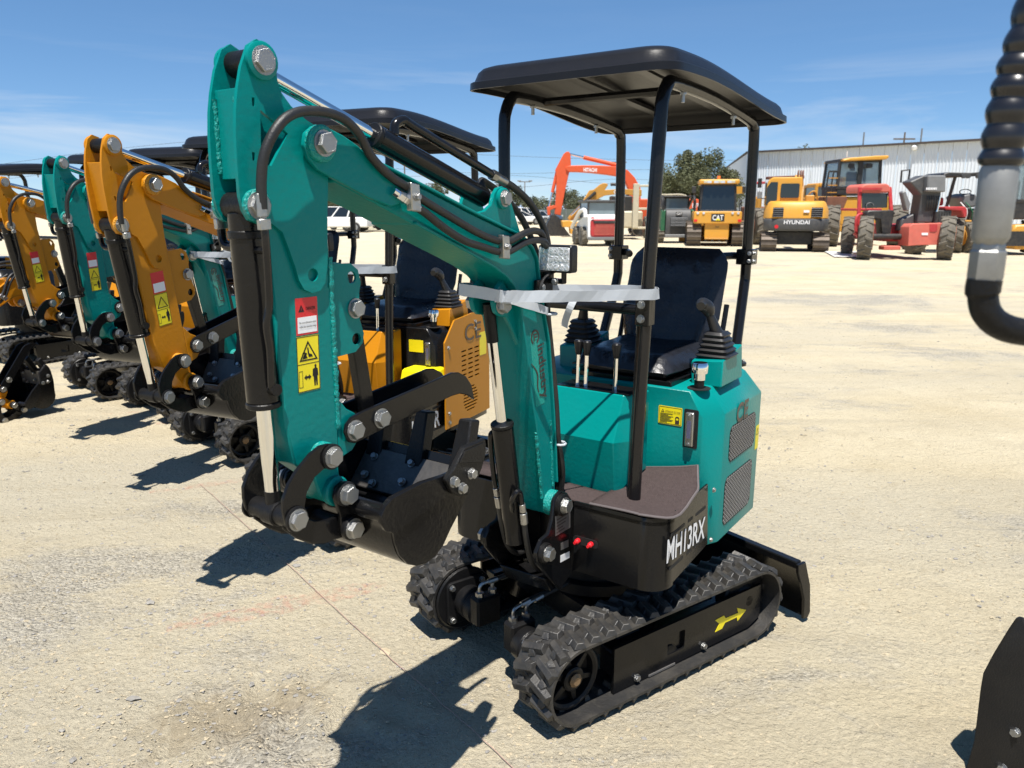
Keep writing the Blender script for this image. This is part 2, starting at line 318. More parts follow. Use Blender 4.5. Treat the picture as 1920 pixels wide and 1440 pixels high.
# ---------------------------------------------------------------- mini excavators
_l = MB(); w = .047; _l.hexa([(-.021, -w, 0), (.021, -w, 0), (.022, w, 0), (-.020, w, 0)], [(-.005, -w * .88, .0195), (.014, -w * .80, .0195), (.009, w * .86, .018), (-.012, w * .90, .018)])
_l.hexa([(-.032, -.016, 0), (.032, -.014, 0), (.030, .014, 0), (-.030, .016, 0)], [(-.017, -.010, .014), (.017, -.009, .014), (.015, .008, .014), (-.015, .009, .014)])
LUG = _l.mesh('lug', .0012, 25, 1); LUG.materials.append(RUB)
TCX, TCZ, TRR = .432, .152, .134
def stadium(t, r=TRR):   # t in metres round the outer loop -> x, z, nx, nz
    Ls = 2 * TCX; La = math.pi * TRR; t = t % (2 * Ls + 2 * La)
    if t < Ls: return TCX - t, TCZ + r, 0, 1
    t -= Ls
    if t < La: a = math.pi / 2 + t / TRR; return -TCX + r * math.cos(a), TCZ + r * math.sin(a), math.cos(a), math.sin(a)
    t -= La
    if t < Ls: return -TCX + t, TCZ - r, 0, -1
    t -= Ls; a = -math.pi / 2 + t / TRR; return TCX + r * math.cos(a), TCZ + r * math.sin(a), math.cos(a), math.sin(a)
TLEN = 4 * TCX + 2 * math.pi * TRR
def make_track(P, sy, detail):
    """one rubber track of the undercarriage; sy = +1 left, -1 right; outer edge at y = .445*sy"""
    y0, y1 = .262 * sy, .445 * sy; n = 120 if detail else 64
    tr = MB(); rows = []
    for prof in ((y0, TRR - .011), (y0, TRR - .001), (y0 + .004 * sy, TRR), (y1 - .004 * sy, TRR), (y1, TRR - .001), (y1, TRR - .011)):
        row = []
        for i in range(n):
            x, z, a, c = stadium(i * TLEN / n, prof[1]); row.append((x, prof[0], z))
        rows.append(row)
    rows.append(rows[0])
    k = len(rows); vs = [p for r in rows for p in r]
    tr.add(vs, [(j * n + i, j * n + (i + 1) % n, (j + 1) * n + (i + 1) % n, (j + 1) * n + i) for j in range(k - 1) for i in range(n)])
    t = tr.build('track', RUB, P)
    m = 40
    jm = MB()
    for i in range(m):
        for h in (0, 1):
            x, z, a, c = stadium((i + .5 * h) * TLEN / m, TRR - .001); yc = sy * (.309 if h else .399)
            zz = Vector((a, 0, c)); xx = Vector((c, 0, -a)); tw = (.32 if h else -.32) * sy
            yy = zz.cross(xx); xx, yy = xx * math.cos(tw) + yy * math.sin(tw), yy * math.cos(tw) - xx * math.sin(tw)
            Mx = Matrix(((xx.x, yy.x, zz.x, x), (xx.y, yy.y, zz.y, yc), (xx.z, yy.z, zz.z, z), (0, 0, 0, 1)))
            if detail: inst('lug', LUG, t, Mx)
            else: jm.add([Mx @ v.co for v in LUG.vertices], [tuple(p.vertices) for p in LUG.polygons])
    if not detail: jm.build('tread', RUB, t, smooth=0)['kind'] = 'stuff'
    g = MB()      # drive teeth inside the belt
    for i in range(46):
        x, z, a, c = stadium(i * TLEN / 46, TRR - .020); zz = Vector((a, 0, c)); xx = Vector((c, 0, -a)); p = Vector((x, .353 * sy, z))
        g.hexa([p + xx * q + Vector((0, e, 0)) + zz * .010 for q, e in ((-.012, -.02), (.012, -.02), (.012, .02), (-.012, .02))], [p + xx * q + Vector((0, e, 0)) - zz * .008 for q, e in ((-.006, -.015), (.006, -.015), (.006, .015), (-.006, .015))])
    g.build('guide_teeth', RUB, t, smooth=0)['kind'] = 'stuff'
    f = MB(); ys = (.388 * sy, .400 * sy)      # side plate with its window
    pl = [(.262, .196), (.262, .030), (-.435, .040), (-.500, .066), (-.500, .200)]
    f.prism(pl, *ys, holes=[rrect(-.077, .010, .082, .155, .008, 3)])
    fr = f.build('track_frame', BLK, P, smooth=30)
    MB().box(-.48, .25, .312 * sy, .387 * sy, .075, .17).build('frame_beam', BLK, fr, .006)
    MB().box(-.03, .10, .398 * sy, .4035 * sy, .034, .041).build('edge_rib', GRY, fr)
    if True:
        ar = [(-.236, .136), (-.285, .139), (-.296, .125), (-.368, .123), (-.359, .146), (-.414, .120), (-.367, .089), (-.361, .107), (-.294, .107), (-.279, .088), (-.24, .087), (-.261, .114)]
        MB().prism(ar, .4005 * sy, .4015 * sy).build('arrow_decal', YST, fr, smooth=0)
    for bx in (.158, -.177): bolt(fr, (bx, .401 * sy, .055), (0, sy, 0), .0125, .014)
    for rx in (.158, -.010, -.177, -.33): MB().lathe([(.03, 0), (.045, .004), (.045, .03), (.03, .034), (.03, .05), (.045, .054), (.045, .08), (.03, .084)], (rx, .312 * sy, .064), (0, sy, 0), 16).build('roller', BLKR, P)
    sp = MB(); sp.lathe([(.112, 0), (.118, .004), (.118, .016), (.112, .02), (.098, .02), (.098, .03), (.106, .036), (.108, .050), (.100, .052), (.090, .046), (.088, .02), (.06, .014), (.042, .02), (.040, .058), (.034, .062), (0, .062)], (TCX, .338 * sy, TCZ), (0, sy, 0), 36)
    so = sp.build('sprocket', BLKR, P)
    s2 = MB()
    for k in range(6):
        a = k * math.pi / 3 + .3; c, d = math.cos(a), math.sin(a); e = Vector((-d, 0, c)); q = Vector((c, 0, d)); o = Vector((TCX, 0, TCZ))
        s2.hexa([o + q * .036 - e * .015 + Vector((0, .352 * sy, 0)), o + q * .036 + e * .015 + Vector((0, .352 * sy, 0)), o + q * .094 + e * .011 + Vector((0, .352 * sy, 0)), o + q * .094 - e * .011 + Vector((0, .352 * sy, 0))],
                [o + q * .036 - e * .012 + Vector((0, .384 * sy, 0)), o + q * .036 + e * .012 + Vector((0, .384 * sy, 0)), o + q * .094 + e * .008 + Vector((0, .378 * sy, 0)), o + q * .094 - e * .008 + Vector((0, .378 * sy, 0))])
    s2.build('spokes', BLKR, so, .002)
    MB().lathe([(.022, 0), (.024, .006), (.014, .014), (0, .014)], (TCX, .400 * sy, TCZ), (0, sy, 0), 8).build('hub_cap', mat('rusty_hub', (.22, .14, .07), .6, .3, var=.4, vscale=60), so)
    idl = MB(); idl.lathe([(.05, 0), (.112, .006), (.118, .012), (.118, .05), (.112, .056), (.06, .06), (.045, .075), (.02, .08), (0, .08)], (-TCX, .32 * sy, TCZ), (0, sy, 0), 32); idl.build('idler_wheel', BLKR, P)
    # hydraulic drive motor on the inner side of the sprocket
    mt = MB(); mt.prism(rrect(TCX - .085, TCX + .085, TCZ - .085, TCZ + .085, .02, 3), .232 * sy, .246 * sy); mo = mt.build('motor_flange', BLKR, P, .003)
    MB().lathe([(.118, 0), (.124, .006), (.118, .014), (.09, .016)], (TCX, .248 * sy, TCZ), (0, sy, 0), 32).build('motor_shield', BLKR, P)
    dm = MB(); dm.lathe([(.060, 0), (.060, .05), (.055, .052), (.055, .058), (.060, .06), (.060, .10), (.048, .106), (.046, .13), (.03, .135), (0, .135)], (TCX, .232 * sy, TCZ), (0, -sy, 0), 24)
    d_ = dm.build('drive_motor', BLKR, P, .002)
    MB().box(TCX - .052, TCX + .052, .078 * sy if sy > 0 else -.135, .135 if sy > 0 else .078 * sy, TCZ - .035, TCZ + .075).build('motor_block', BLKR, d_, .008)
    for qx, qz in ((1, 1), (1, -1), (-1, 1), (-1, -1)): bolt(mo, (TCX + .066 * qx, .231 * sy, TCZ + .066 * qz), (0, -sy, 0), .0115, .013)
    for qx, qz in ((1, 1), (1, -1), (-1, 1), (-1, -1)): bolt(d_, (TCX + .034 * qx, .1265 * sy, TCZ + .036 * qz), (0, -sy, 0), .008, .014, True)
    for dx, dz in ((-.030, 0), (.026, .0)):
        e = MB(); p = Vector((TCX + dx, .105 * sy, TCZ + .075))
        e.cyl(p, p + Vector((0, 0, .016)), .016, 6); e.tube([p + Vector((0, 0, .012)), p + Vector((0, 0, .032)), p + Vector((-.010, 0, .046)), p + Vector((-.045, -.004 * sy, .05))], .0065, 8, 4); e.cyl(p + Vector((-.036, -.003 * sy, .049)), p + Vector((-.072, -.006 * sy, .052)), .0105, 8)
        e.build('hose_elbow', ZINC, d_)
        q = p + Vector((-.07, -.006 * sy, .052))
        MB().tube([q, q + Vector((-.06, -.004 * sy, .004)), q + Vector((-.17, -.02 * sy, .0)), (.12, .05 * sy, .22), (0, .03 * sy, .26)], .0095, 10, 6).build('drive_hose', HOSE, d_)
    return t
BODY = {'teal': TEAL, 'ochre': YEL}; WELD = {'teal': TEALW, 'ochre': YELW}
def boss(b, x, z, y, sy, r, h): b.lathe([(r * 1.0, 0), (r * 1.0, h * .75), (r * .88, h), (0, h)], (x, y, z), (0, sy, 0), 24)
def excavator(loc, yaw, paint, label, group, detail=1, tracks=-19.4, drop=0, curl=0, style='A', model='MH13RX', brand=True):
    E_ = empty('mini_excavator', loc, R(yaw), label, 'excavator', group)
    C1, CW = BODY[paint], WELD[paint]; CB = C1 if style == 'A' else BLK
    I = Matrix.Identity(4)
    UND = Matrix.Rotation(R(tracks), 4, 'Z')
    def about(x, z, a): return Matrix.Translation((x, 0, z)) @ Matrix.Rotation(-a, 4, 'Y') @ Matrix.Translation((-x, 0, -z))
    BM = about(.395, .655, R(drop)); AM = BM @ about(1.334, 1.727, R(curl))
    hz = lambda *p: Vector(p)
    # ---- undercarriage
    XF.append(UND)
    for sy in (1, -1): make_track(E_, sy, detail)
    c = MB(); c.box(-.30, .20, -.24, .24, .13, .24); co = c.build('centre_frame', BLK, E_, .012)
    for sy in (1, -1):
        for xx in (-.26, .12):
            MB().hexa([(xx - .05, .22 * sy, .09), (xx + .09, .22 * sy, .09), (xx + .09, .33 * sy, .08), (xx - .05, .33 * sy, .08)], [(xx - .05, .20 * sy, .25), (xx + .06, .20 * sy, .25), (xx + .06, .33 * sy, .17), (xx - .05, .33 * sy, .17)]).build('cross_leg', BLK, co, .006)
    MB().lathe([(.17, 0), (.23, .01), (.23, .05), (.20, .055), (.20, .10), (.24, .105), (.24, .17)], (0, 0, .24), (0, 0, 1), 40).build('slew_ring', BLKR, E_)
    bl = MB(); pr = []
    for i in range(9):
        t = i / 8; pr.append((-.700 + .045 * (2 * t - 1) ** 2 - .055 * (1 - t) ** 2, .018 + .235 * t))
    bl.prism(pr + [(x - .012, z) for x, z in reversed(pr)], -.445, .445); blade = bl.build('dozer_blade', BLK, E_, .003)
    for sy in (1, -1): MB().prism([(-.640, .262), (-.690, .262), (-.735, .15), (-.752, .03), (-.735, .004), (-.708, .01), (-.70, .10), (-.672, .17), (-.645, .225)], .446 * sy, .459 * sy).build('blade_end_plate', BLK, blade, .003)
    MB().box(-.69, -.655, -.44, .44, .232, .262).build('blade_top_rail', BLK, blade, .004)
    for sy in (1, -1): MB().hexa([(-.70, .13 * sy, .06), (-.70, .18 * sy, .06), (-.25, .20 * sy, .13), (-.25, .15 * sy, .13)], [(-.70, .13 * sy, .11), (-.70, .18 * sy, .11), (-.25, .20 * sy, .19), (-.25, .15 * sy, .19)]).build('blade_arm', BLK, blade, .004)
    XF.pop()
    # ---- house: skirt, floor, shell
    def bent(pathp, z0, z1, th=.006):
        b = MB(); n = len(pathp); outer = pathp; inner = []
        for i, p in enumerate(pathp):
            a = Vector(pathp[max(i - 1, 0)]); q = Vector(pathp[min(i + 1, n - 1)]); d = (q - a).normalized(); inner.append((p[0] - d.y * th, p[1] + d.x * th))
        ring = list(outer) + list(reversed(inner)); b.prism(ring, z0, z1, 'z'); return b
    lp = [(.355, .112), (.355, .350)] + arc(.275, .350, .080, 0, 90, 8) + [(.262, .430)]
    sk = bent(lp, .418, .664).build('front_skirt', BLK, E_, .0015)
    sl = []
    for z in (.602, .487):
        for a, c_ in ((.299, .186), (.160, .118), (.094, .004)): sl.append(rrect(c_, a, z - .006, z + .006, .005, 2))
    MB().prism([(.262, .428), (.262, .672), (-.004, .682), (-.036, .450)], .424, .430).build('side_skirt', BLK, E_, smooth=20)
    for s_ in sl: MB().prism(s_, .4301, .4306).build('slot_shade_strip', DARK, E_, smooth=0)  # dark strips on the solid skirt paint the shade of open slots
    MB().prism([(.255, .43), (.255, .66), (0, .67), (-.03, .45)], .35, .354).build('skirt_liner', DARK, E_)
    rp_ = [(.0, -.425), (.262, -.425), (.275, -.425)] + arc(.275, -.345, .080, 270, 360, 8) + [(.355, -.150)]
    bent(rp_, .418, .662).build('front_skirt', BLK, E_, .0015)
    MB().prism(lp[:-1] + [(-.0, .42), (-.0, -.42), (.275, -.42)] + arc(.27, -.34, .08, 280, 360, 6) + [(.35, -.13), (.25, -.11), (.25, .1)], .640, .652, 'z').build('floor_plate', BLK, E_)
    MB().cyl((0, 0, .40), (0, 0, .45), .33, 40).build('turntable_plate', BLK, E_)
    mi = MB(); mi.box(.10, .34, -.14, .105, .42, .60); mi.build('front_frame', BLK, E_, .006)
    if detail:
        text(E_, model, WTXT, (.330, .4312, .520), (-1, 0, -.095), (.0, 0, 1), .112, 'model_lettering', .322, .017)
    elif style == 'B': text(E_, model, WTXT, (.30, .4312, .50), (-1, 0, 0), (0, 0, 1), .12, 'model_lettering', .27, .024)
    for z, yy in ((.532, .134), (.532, .183)):
        k = MB(); k.lathe([(.006, 0), (.009, .004), (.009, .016), (.005, .02), (.005, .03), (0, .03)], (.356, yy, z), (1, 0, 0), 10); k.build('red_port', RED, E_)
    MB().prism(rrect(.112, .206, .518, .546, .012, 4), .3552, .3575, 'x').build('port_slot', DARK, E_)
    # shell
    pl = [(0, .400), (-.095, .445), (-.490, .445), (-.570, .385), (-.600, .2), (-.600, -.2), (-.570, -.385), (-.49, -.425), (-.09, -.425), (0, -.39)]
    def ring(z, ins, rise=0): return [(x + (-ins if x > -.05 else (ins if x < -.5 else 0)) , y - math.copysign(ins, y) * (1 if abs(y) > .25 else 0), z) for x, y in pl]
    sh = MB().loft([[(x, y, .437) for x, y in pl], [(x, y, .912) for x, y in pl], [(x + (0 if x > -.2 else .03), y - math.copysign(.050 if x > -.05 else .062, y), .999) for x, y in pl]])
    shell = sh.build('body_shell', CB, E_, .004)
    if style == 'A':
        for (x0, x1, z0, z1, tp) in ((-.155, -.430, .722, .848, .02), (-.135, -.425, .487, .662, .018)):
            out = rrect(x1, x0, z0, z1, .028, 5)
            MB().prism(rrect(x1 - .004, x0 + .004, z0 - .004, z1 + .004, .03, 5), .4452, .4462, holes=[out]).build('vent_rim', DARK, shell)
            vg = MB().prism(out, .4445, .4457).build('vent_backing', DARK, shell)
            w_ = MB(); nx, nz = (13, 8) if z0 > .7 else (14, 11)
            for i in range(nx + 1):
                for j in range(nz):
                    x = x1 + (x0 - x1) * i / nx; z = z0 + (z1 - z0) * (j + .5) / nz; d = (z1 - z0) / nz * .5; q = (x0 - x1) / nx * .5
                    if min(abs(x - x0), abs(x - x1)) < .014 and min(abs(z - z0), abs(z - z1)) < .014: continue
                    for sx in (-1, 1):
                        if i == 0 and sx < 0 or i == nx and sx > 0: continue
                        w_.hexa([(x, .4458, z - d - .0014), (x + sx * q, .4458, z - .0014), (x + sx * q, .4475, z - .0014), (x, .4475, z - d - .0014)], [(x, .4458, z - d + .0014), (x + sx * q, .4458, z + .0014), (x + sx * q, .4475, z + .0014), (x, .4475, z - d + .0014)])
                        w_.hexa([(x, .4458, z + d - .0014), (x + sx * q, .4458, z - .0014), (x + sx * q, .4475, z - .0014), (x, .4475, z + d - .0014)], [(x, .4458, z + d + .0014), (x + sx * q, .4458, z + .0014), (x + sx * q, .4475, z + .0014), (x, .4475, z + d + .0014)])
            w_.build('vent_mesh', GRILL, vg, smooth=0)
        text(shell, 'CE', KTXT, (-.205, .4466, .853), (-1, 0, 0), (0, 0, 1), .098, 'mark', .125, .024)
        MB().prism([(-.452, .785), (-.488, .785), (-.488, .690), (-.452, .690)], .4452, .4458).build('warning_sticker', YST, shell); MB().prism([(-.456, .748), (-.484, .748), (-.470, .776)], .4459, .4463, holes=[[(-.460, .750), (-.480, .750), (-.470, .771)]]).build('warning_triangle', KTXT, shell, smooth=0)
        for z in (.655, .470): bolt(shell, (-.030, .4405 if z > 1 else .4415, z), (0, 1, 0), .0085, .009, True)
    else:
        pp = [(.005, .47), (.005, .93), (-.10, 1.035), (-.30, 1.05), (-.47, 1.04), (-.50, .95), (-.50, .47)]
        holes = []
        for i in range(7):
            for j in range(3):
                if i < 7: x = -.17 - j * .075; z = .70 + i * .026; holes.append(rrect(x - .055, x, z - .0045 + (0), z + .0045, .004, 2))
        for i in range(8): z = .52 + i * .018; hw = .085 * math.sqrt(max(.05, 1 - ((i - 3.5) / 4.2) ** 2)); holes.append(rrect(-.27 - hw, -.27 + hw, z - .004, z + .004, .0035, 2))
        sp = MB().prism(pp, .450, .458, holes=holes).build('side_panel', C1, E_, smooth=20)
        text(sp, 'CE', KTXT, (-.20, .4595, .905), (-1, 0, 0), (0, 0, 1), .13, 'mark', .19, .006)
        for q in ((-.03, .90), (-.03, .55), (-.33, 1.0), (-.33, .96), (-.03, .50)): bolt(sp, (q[0], .458, q[1]), (0, 1, 0), .010, .01, True)
        MB().prism(arc(-.49, .62, .10, -90, 90, 6), .44, .447).build('rear_bumper', BLK, E_)
        MB().prism(rrect(-.46, -.38, .80, .93, .004, 2), .4585, .4592).build('warning_sticker', YST, sp)
    # front wall sticker + level gauge
    st = MB().prism(rrect(.240, .327, .871, .935, .003, 2), .0012, .0022, 'x').build('fuel_sticker', YST, E_)
    if detail:
        MB().prism(rrect(.2425, .3245, .8735, .9325, .002, 2), .0023, .0027, 'x', holes=[rrect(.2437, .3233, .8747, .9313, .002, 2)]).build('sticker_border', KTXT, st, smooth=0)
        MB().prism([(.250, .913), (.262, .913), (.256, .924)], .0024, .0029, 'x', holes=[[(.2525, .9145), (.2595, .9145), (.256, .9215)]]).build('warning_triangle', KTXT, st, smooth=0)
        text(st, 'HYDRAULIC OIL TANK', KTXT, (.0030, .266, .9145), (0, 1, 0), (0, 0, 1), .0085, 'lettering', .055, .014)
        for k in range(8): MB().box(.0024, .0029, .247, .247 + (.046, .030, .048, .040, .036, .048, .044, .026)[k], .9075 - k * .0042, .9090 - k * .0042).build('print_line', KTXT, st, smooth=0)
        MB().prism([(.303, .877), (.318, .877), (.318, .899), (.314, .903), (.307, .903), (.303, .899)], .0024, .0029, 'x', holes=[rrect(.306, .315, .890, .898, .001, 2)]).build('pump_symbol', KTXT, st, smooth=0)
    MB().prism(rrect(.334, .386, .800, .936, .006, 3), .0008, .002, 'x').build('gauge_frame', DARK, E_)
    ga = MB().prism(rrect(.345, .375, .808, .928, .004, 3), .002, .018, 'x').build('level_gauge', ZINC, E_, .003)
    MB().prism(rrect(.353, .367, .838, .900, .002, 2), .0182, .0196, 'x').build('gauge_window', mat('gauge_scale', (.10, .10, .16), .2, var=.5, vscale=160), ga)
    for z in (.818, .918): bolt(ga, (.018, .360, z), (1, 0, 0), .006, .005, True)
    # filler cap and post feet
    fc = MB(); fc.lathe([(.020, 0), (.020, .022), (.027, .024), (.028, .034), (.0285, .052), (.024, .060), (0, .061)], (-.055, .360, 1.03), (0, 0, 1), 14); fc.build('filler_cap', CHROME, E_)
    MB().lathe([(.040, 0), (.040, .002), (0, .002)], (-.055, .360, .9995), (0, 0, 1), 24).build('filler_recess', DARK, E_); MB().cyl((-.055, .360, 1.0), (-.055, .360, 1.034), .017, 16).build('filler_neck', BLKR, E_)
    # seat
    MB().box(-.46, -.015, -.125, .275, .997, 1.018).build('seat_base', BLK, E_, .003)
    MB().box(-.40, -.04, -.09, .24, 1.018, 1.045).build('seat_rails', BLKR, E_, .006)
    seat = []
    for i in range(13):
        t = i / 12; row = []
        for j in range(13):
            s = j / 12; x = -.43 + .42 * t; y = .07 + (s - .5) * .42 * (1 - .10 * t ** 3)
            e = min(1, min(s, 1 - s) * 7) ** .5; e2 = min(1, min(t, 1 - t) * 9) ** .5
            z = 1.048 + .058 * e * e2 + .012 * (abs(s - .5) * 2) ** 2 * e - .010 * t + .005 * noise.noise((x * 14, y * 14, 2))
            row.append((x, y, z))
        seat.append(row)
    cu = MB(); cu.grid(seat); cu.grid([[(p[0], p[1], 1.043) for p in r] for r in seat]); ed = seat[0] + [r[-1] for r in seat[1:]] + seat[-1][-2::-1] + [r[0] for r in seat[-2:0:-1]]
    for a, c_ in zip(ed, ed[1:] + ed[:1]): cu.add([a, c_, (c_[0], c_[1], 1.043), (a[0], a[1], 1.043)], [(0, 1, 2, 3)])
    cu.build('seat_cushion', NAVY, E_, smooth=60)
    bk = MB(); fr_, bkr = [], []
    for i in range(15):
        t = i / 14; rowf = []; rowb = []
        hw = .205 * min(1, .86 + .5 * t) * (1 - max(0, (t - .80) / .2) ** 2.2 * .22)
        for j in range(13):
            s = j / 12 - .5; x = -.40 - .115 * t; z = 1.085 + .365 * t; e = max(0, 1 - (abs(s) * 2) ** 6) ** .5 * max(.0, 1 - max(0, (t - .86) / .14) ** 3) ** .5
            rowf.append((x + .030 * e + .014 * (abs(s) * 2) ** 2 * e + .005 * noise.noise((s * 7, t * 7, 5)), .075 + 2 * s * hw, z)); rowb.append((x - .035 * e - .004, .075 + 2 * s * hw, z))
        fr_.append(rowf); bkr.append(rowb)
    bk.grid(fr_); bk.grid(bkr); ed1 = fr_[0] + [r[-1] for r in fr_[1:]] + fr_[-1][-2::-1] + [r[0] for r in fr_[-2:0:-1]]; ed2 = bkr[0] + [r[-1] for r in bkr[1:]] + bkr[-1][-2::-1] + [r[0] for r in bkr[-2:0:-1]]
    for i in range(len(ed1)): j = (i + 1) % len(ed1); bk.add([ed1[i], ed1[j], ed2[j], ed2[i]], [(0, 1, 2, 3)])
    bk.build('seat_back', NAVY, E_, smooth=60)
    for sy in (-1, 1): MB().tube([(-.36, .075 + .19 * sy, 1.05), (-.43, .075 + .212 * sy, 1.09), (-.48, .075 + .215 * sy, 1.24)], .010, 8, 4).build('seat_bracket', BLK, E_)
    # joystick pods
    for (yc, lean) in ((.362, -1), (-.185, 1)):
        MB().hexa([(-.34, yc - .058, .995), (-.122, yc - .058, .995), (-.122, yc + .052, .995), (-.34, yc + .052, .995)], [(-.34, yc - .066, 1.108), (-.132, yc - .066, 1.078), (-.132, yc + .050, 1.088), (-.34, yc + .044, 1.118)]).build('control_pod', C1, E_, .004)
        js = MB(); rings = []
        for i in range(11):
            h = i / 10; w_ = (.066 - .028 * h) * (1.07 if i % 2 else .90); rings.append([(-.215 + .01 * h + p[0], yc - .004 + p[1], 1.086 + .092 * h) for p in rrect(-w_, w_, -w_ * .92, w_ * .92, w_ * .3, 3)])
        js.loft(rings); bo = js.build('joystick_boot', BOOT, E_, smooth=25)
        jl = MB(); q = Vector((-.205, yc - .004, 1.168)); dirv = Vector((.028, .022 * lean, .075))
        jl.tube([q, q + dirv * .4, q + dirv], .019, 12, 3, rf=lambda t: 1.25 - .55 * t); jl.tube([q + dirv * .9, q + dirv * 1.25, q + dirv * 1.5 + Vector((.02, .004 * lean, -.002)), q + dirv * 1.52 + Vector((.05, .004, -.008))], .020, 12, 4, rf=lambda t: .75 + .55 * math.sin(math.pi * min(1, t * 1.15)))
        jl.build('joystick_handle', BOOT, E_)
    # lever console
    cs = MB()
    yl, yr = -.075, .188
    F_ = [(.172, .995), (.238, .845), (.212, .640)]
    secs = []
    for (y, k) in ((yl, 0), (yr, 0), (yr + .036, 1)):
        secs.append([(.05, y, .995), (F_[0][0] - .05 * k, y - .0 * k, .995 - .006 * k), (F_[1][0] - .055 * k, y, .845), (F_[2][0] - .06 * k, y - .05 * k * 0, .640 + .075 * k), (.05, y, .640 + .075 * k)])
    cs.loft(secs); con = cs.build('lever_console', C1, E_, .003, smooth=18)
    MB().box(.06, .168, yl, yr + .02, .995, .9985).build('console_top', BLK, con)
    for yy, xx in ((-.017, .125), (.016, .125), (.125, .115)):
        lv = MB().tube([(xx, yy, .995), (xx - .003, yy, 1.05), (xx - .006, yy - .001, 1.108)], .0072, 10, 2).build('lever', CHROME, E_)
        MB().lathe([(.009, 0), (.011, .004), (.0155, .034), (.0165, .046), (.013, .052), (0, .053)], (xx - .006, yy - .001, 1.104), (-.05, 0, 1), 14).build('knob', PLAST, lv)
    ba = MB().box(-.16, -.02, .10, .215, .652, .79).build('battery', BLKR, E_, .006)
    MB().box(-.165, -.012, .095, .22, .79, .82).build('battery_lid', FLUO, ba, .008)
    if style == 'B':
        MB().hexa([(-.05, .24, .67), (.13, .24, .67), (.13, .46, .67), (-.05, .46, .67)], [(-.03, .26, .80), (.11, .26, .80), (.11, .44, .80), (-.03, .44, .80)]).build('tool_box', FLUO, E_, .01)
    # floor mat, curling at the edges
    rows = []
    for i in range(20):
        t = i / 19; row = []
        for j in range(12):
            s = j / 11; x = .362 - .335 * t; y = .175 + (.272 - .05 * max(0, .25 - t) * 2 - .05 * max(0, t - .7) * 3) * s
            if t < .2: y = min(y, .447 - .10 * (1 - t / .2) ** 2)
            z = .672 + .150 * max(0, t - .40) ** 1.35 * (.35 + .75 * s) * (1 - .25 * max(0, t - .9) * 10 * 0) + .008 * math.sin(9 * t + 3 * s) * (.3 + s * .5) + .012 * max(0, s - .8) * (1 - t)
            row.append((x, y, z))
        rows.append(row)
    fm_ = MB().grid(rows).build('floor_mat', MATB, E_, smooth=60, solid=.006)
    hem = rows[0] + [r[-1] for r in rows[1:]] + rows[-1][-2::-1]
    MB().tube(hem, .0042, 6).build('mat_hem', mat('mat_hem', (.10, .085, .085), .8), fm_)
    rows = [[(.372 - .11 * t - .05 * s * s, -.02 + .205 * s, .668 + .012 * math.sin(3 * s + 1) - .008 * (1 - t)) for s in [j / 10 for j in range(11)]] for t in [i / 6 for i in range(7)]]
    MB().grid(rows).build('floor_mat', MATB, E_, smooth=60, solid=.006)
    MB().grid([[(.33 - .12 * t, -.38 + .22 * s, .668) for s in (0, .5, 1)] for t in (0, .5, 1)]).build('floor_mat', MATB, E_, smooth=60, solid=.006)
    # canopy bars
    for sy in (1, -1):
        yt = .297 if sy > 0 else -.272; yb = .272 if sy > 0 else -.262
        path = [(.238, yb, .650), (.236, yb + .006 * sy, 1.0), (.218, yt - .006 * sy, 1.6), (.208, yt, 1.86), (.200, yt, 1.915), (.172, yt, 1.958), (.12, yt, 1.972), (-.2, yt, 1.965), (-.56, yt, 1.930), (-.625, yt, 1.908), (-.650, yt, 1.85), (-.655, yt, 1.38), (-.650, yt, 1.31), (-.620, yt + .004 * sy, 1.22), (-.555, yt + .014 * sy, 1.05), (-.545, yt + .016 * sy, .985)]
        dense = []
        for i, p in enumerate(path):
            dense.append(p)
        MB().tube(dense, .0205, 14, 3).build('canopy_bar', TUBE, E_)
        pf = MB().lathe([(.046, 0), (.046, .010), (.044, .012), (0, .012)], (-.545, yt + .016 * sy, .996), (0, 0, 1), 20).build('post_foot', BLK, E_)
        for k in range(4): a = k * 1.57 + .6; bolt(pf, (-.545 + .034 * math.cos(a), yt + .016 * sy + .034 * math.sin(a), 1.008), (0, 0, 1), .008, .01, True)
        for xx, zz in ((.04, 1.954), (-.42, 1.926)):
            cb = MB(); cb.cyl((xx, yt - .004 * sy, zz), (xx, yt - .004 * sy, zz - .030), .006, 10); cb.cyl((xx, yt - .004 * sy, zz), (xx, yt - .004 * sy, zz - .007), .011, 6); cb.build('canopy_screw', ZINC, E_)
        MB().tube([(-.655, yt - .02 * sy, 1.415), (-.640, yt - .05 * sy, 1.418), (-.560, yt - .10 * sy, 1.416)], .015, 10, 4).build('rear_rail', TUBE, E_)
        pb = MB().box(-.690, -.622, yt - .032, yt + .032, 1.385, 1.445).build('rail_clamp', BLK, E_, .003)
        for z in (1.400, 1.430): bolt(pb, (-.622, yt + .022 * sy, z), (1, 0, 0), .008, .012, True); bolt(pb, (-.64, yt + .032 * sy, z), (0, sy, 0), .008, .012, True)
    MB().tube([(.226, -.262, 1.292), (.226, .268, 1.292)], .0175, 12).build('front_rail', TUBE, E_)
    for sy, yt in ((1, .284), (-1, -.266)):
        pb = MB().box(.205, .252, yt - .027, yt + .020, 1.245, 1.335).build('rail_clamp', BLK, E_, .003)
        for z in (1.268, 1.312): bolt(pb, (.252, yt - .006, z), (1, 0, 0), .0125, .012)
    MB().tube([(.236, .252, .66), (.234, .256, .9), (.231, .262, 1.25)], .008, 6).build('post_rib', TUBE, E_) if detail else None
    # canopy roof
    def zb(x): t = min(1, max(0, (.10 - x) / .88)); return 1.986 - .064 * (t * t * (3 - 2 * t)) - .008 * max(0, (x - .15) / .2) ** 2
